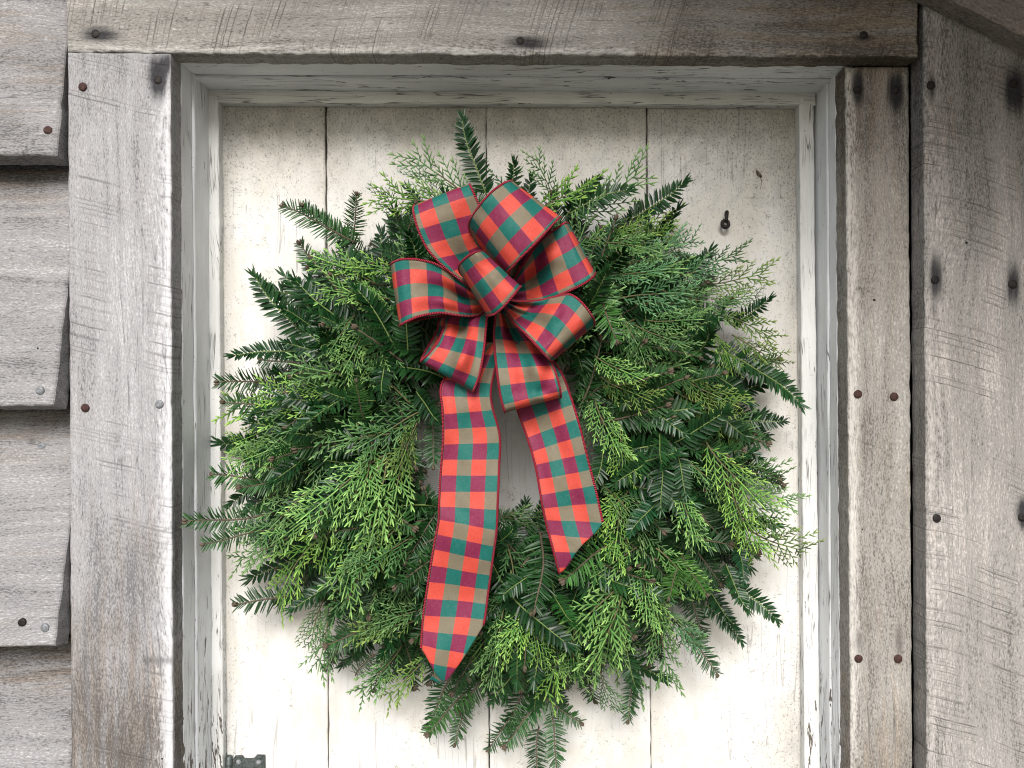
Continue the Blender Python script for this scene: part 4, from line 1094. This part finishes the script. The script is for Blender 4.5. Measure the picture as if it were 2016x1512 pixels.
# left loop
ribbon('loop', [rw(720, 770, -.060, 730, 830, -.060), rw(620, 725, -.070, 660, 870, -.066), rw(545, 680, -.078, 590, 888, -.074), rw(460, 620, -.086, 495, 882, -.082), rw(370, 566, -.092, 390, 868, -.092), rw(260, 540, -.094, 275, 888, -.098),
    rw(165, 538, -.092, 195, 922, -.096), rw(105, 558, -.086, 155, 945, -.088), rw(92, 575, -.074, 148, 950, -.076), rw(130, 585, -.062, 180, 930, -.064), rw(330, 640, -.052, 380, 890, -.052), rw(650, 750, -.050, 680, 850, -.050)],
    pleats=((.22, .45, .019, .08, .25), (.36, .45, .006, .08, .3), (.30, .75, -.006, .06, .15)), v0=1.1, u0=1.35)
# lower left loop
ribbon('loop', [rw(700, 800, -.058, 735, 810, -.058), rw(580, 830, -.062, 700, 850, -.064), rw(440, 890, -.064, 688, 910, -.072), rw(420, 960, -.070, 680, 1000, -.080), rw(385, 1050, -.078, 668, 1110, -.086), rw(325, 1125, -.082, 645, 1240, -.088),
    rw(285, 1163, -.080, 612, 1335, -.084), rw(280, 1172, -.070, 600, 1357, -.074), rw(300, 1120, -.060, 590, 1320, -.062), rw(380, 980, -.052, 600, 1130, -.054), rw(420, 890, -.048, 640, 940, -.048), rw(690, 810, -.050, 730, 820, -.050)],
    pleats=((.26, .40, .017, .08, .22), (.42, .62, -.012, .10, .16), (.12, .5, .008, .06, .3)), v0=3.3, u0=-.3)
# lower middle loop
ribbon('loop', [rw(740, 800, -.058, 800, 800, -.058), rw(742, 880, -.062, 850, 890, -.062), rw(732, 985, -.068, 960, 1000, -.066), rw(738, 1110, -.076, 1055, 1120, -.074), rw(752, 1240, -.082, 1105, 1215, -.082), rw(770, 1370, -.084, 1135, 1310, -.086),
    rw(792, 1460, -.082, 1147, 1368, -.084), rw(802, 1486, -.072, 1147, 1392, -.074), rw(800, 1440, -.062, 1130, 1370, -.064), rw(780, 1200, -.052, 1040, 1160, -.053), rw(750, 880, -.050, 850, 880, -.050)],
    pleats=((.22, .5, .016, .08, .22), (.38, .70, -.011, .09, .14), (.48, .42, .006, .08, .12), (.53, .72, .005, .05, .12)), v0=5.1, u0=1.2)
# right lower loop
ribbon('loop', [rw(780, 770, -.062, 770, 800, -.062), rw(870, 800, -.068, 805, 850, -.074), rw(1000, 795, -.076, 860, 930, -.086), rw(1110, 770, -.084, 935, 1005, -.094), rw(1205, 757, -.090, 1000, 1075, -.100), rw(1275, 805, -.094, 1040, 1120, -.102),
    rw(1330, 875, -.092, 1070, 1150, -.098), rw(1352, 915, -.084, 1080, 1160, -.088), rw(1340, 950, -.070, 1090, 1160, -.074), rw(1200, 920, -.058, 1000, 1080, -.060), rw(900, 830, -.052, 850, 900, -.052)],
    pleats=((.22, .52, .021, .08, .25), (.35, .40, -.009, .07, .16), (.40, .75, .005, .06, .12)), v0=0.7, u0=1.25)
# centre loop over the knot
ribbon('centre_loop', [rw(610, 680, -.060, 730, 840, -.060), rw(540, 640, -.084, 690, 880, -.084), rw(514, 592, -.106, 700, 884, -.104), rw(535, 550, -.122, 745, 872, -.120), rw(580, 513, -.131, 805, 815, -.130), rw(630, 492, -.130, 858, 755, -.129),
    rw(660, 488, -.120, 890, 712, -.120), rw(672, 510, -.104, 892, 712, -.104), rw(660, 600, -.075, 820, 760, -.075)], nv=60, v0=2.6, u0=1.3)
# tails
def Zt(x, y): return 780 + x / 2.44, 740 + y / 2.44
def tw(lx, ly, ld, rx, ry, rd):
    a = Zt(lx, ly); b = Zt(rx, ry); return (a[0], a[1], ld, b[0], b[1], rd)
def cut_point(apex_u, depth_l, depth_r):
    """trim the end of a tail: nodes beyond the cut line slide up their column to it"""
    def fn(verts, uvs, faces, nu, nv):
        V2, U2 = list(verts), list(uvs)
        for i in range(nu + 1):
            u = i / nu
            lim = (1 - depth_l * (apex_u - u) / apex_u) if u < apex_u else (1 - depth_r * (u - apex_u) / max(1e-6, 1 - apex_u))
            for j in range(nv + 1):
                t = j / nv * lim
                f_ = t * nv; k = min(int(f_), nv - 1); w = f_ - k
                a_, b_ = k * (nu + 1) + i, (k + 1) * (nu + 1) + i
                V2[j * (nu + 1) + i] = verts[a_].lerp(verts[b_], w)
                U2[j * (nu + 1) + i] = (uvs[a_][0], uvs[a_][1] * (1 - w) + uvs[b_][1] * w)
        return V2, U2, faces
    return fn
ribbon('tail', [tw(430, -160, -.050, 500, -160, -.050), tw(300, -60, -.052, 480, -60, -.052), tw(218, 40, -.058, 455, 60, -.056), tw(224, 170, -.066, 462, 150, -.060), tw(226, 300, -.064, 497, 290, -.064), tw(214, 440, -.066, 494, 440, -.068), tw(205, 600, -.070, 488, 600, -.072),
    tw(205, 690, -.070, 482, 740, -.072), tw(180, 830, -.066, 462, 890, -.068), tw(152, 1000, -.064, 442, 1040, -.066), tw(126, 1180, -.066, 420, 1195, -.068), tw(118, 1330, -.070, 372, 1380, -.066), tw(110, 1450, -.070, 340, 1490, -.058)],
    pleats=((.15, .6, -.006, .05, .4), (.28, .3, .004, .06, .4)), nv=110, nu=20, ripple=0.0030, v0=0.0, u0=-.1, cut=cut_point(0.52, .095, .165))
ribbon('tail', [tw(560, -160, -.048, 640, -180, -.048), tw(560, -40, -.046, 740, -90, -.048), tw(560, 80, -.045, 800, 0, -.050), tw(586, 175, -.045, 836, 90, -.056), tw(640, 330, -.046, 880, 240, -.060), tw(672, 450, -.050, 920, 400, -.064), tw(698, 600, -.058, 962, 560, -.066), tw(722, 715, -.062, 1000, 735, -.066), tw(750, 820, -.062, 1030, 830, -.064), tw(782, 945, -.058, 1060, 940, -.060)],
    pleats=((.45, .45, .004, .08, .4),), nv=100, nu=20, ripple=0.0030, v0=1.0, u0=-.1, cut=cut_point(0.02, .0, .245))
# folded corner behind the long tail
ribbon('folded_end', [tw(215, 1385, -.060, 262, 1440, -.056), tw(185, 1425, -.057, 240, 1462, -.055), tw(160, 1458, -.053, 225, 1480, -.052)], nv=16, nu=8, v0=0.1, u0=1.1, widthcells=.85, gather=0, cords=False)
# wire that gathers the loops
v, f = [], []
kc = at(975, 607, -0.058)
ringp = [kc + Vector((math.cos(a) * .010, math.sin(a) * .012, math.sin(a) * .006)) for a in np.linspace(0, 6.6, 24)]
tube(v, f, ringp, [0.0009] * 24, 6)
parent_to(mesh_obj('binding_wire', v, f, M['black_iron']), bow)
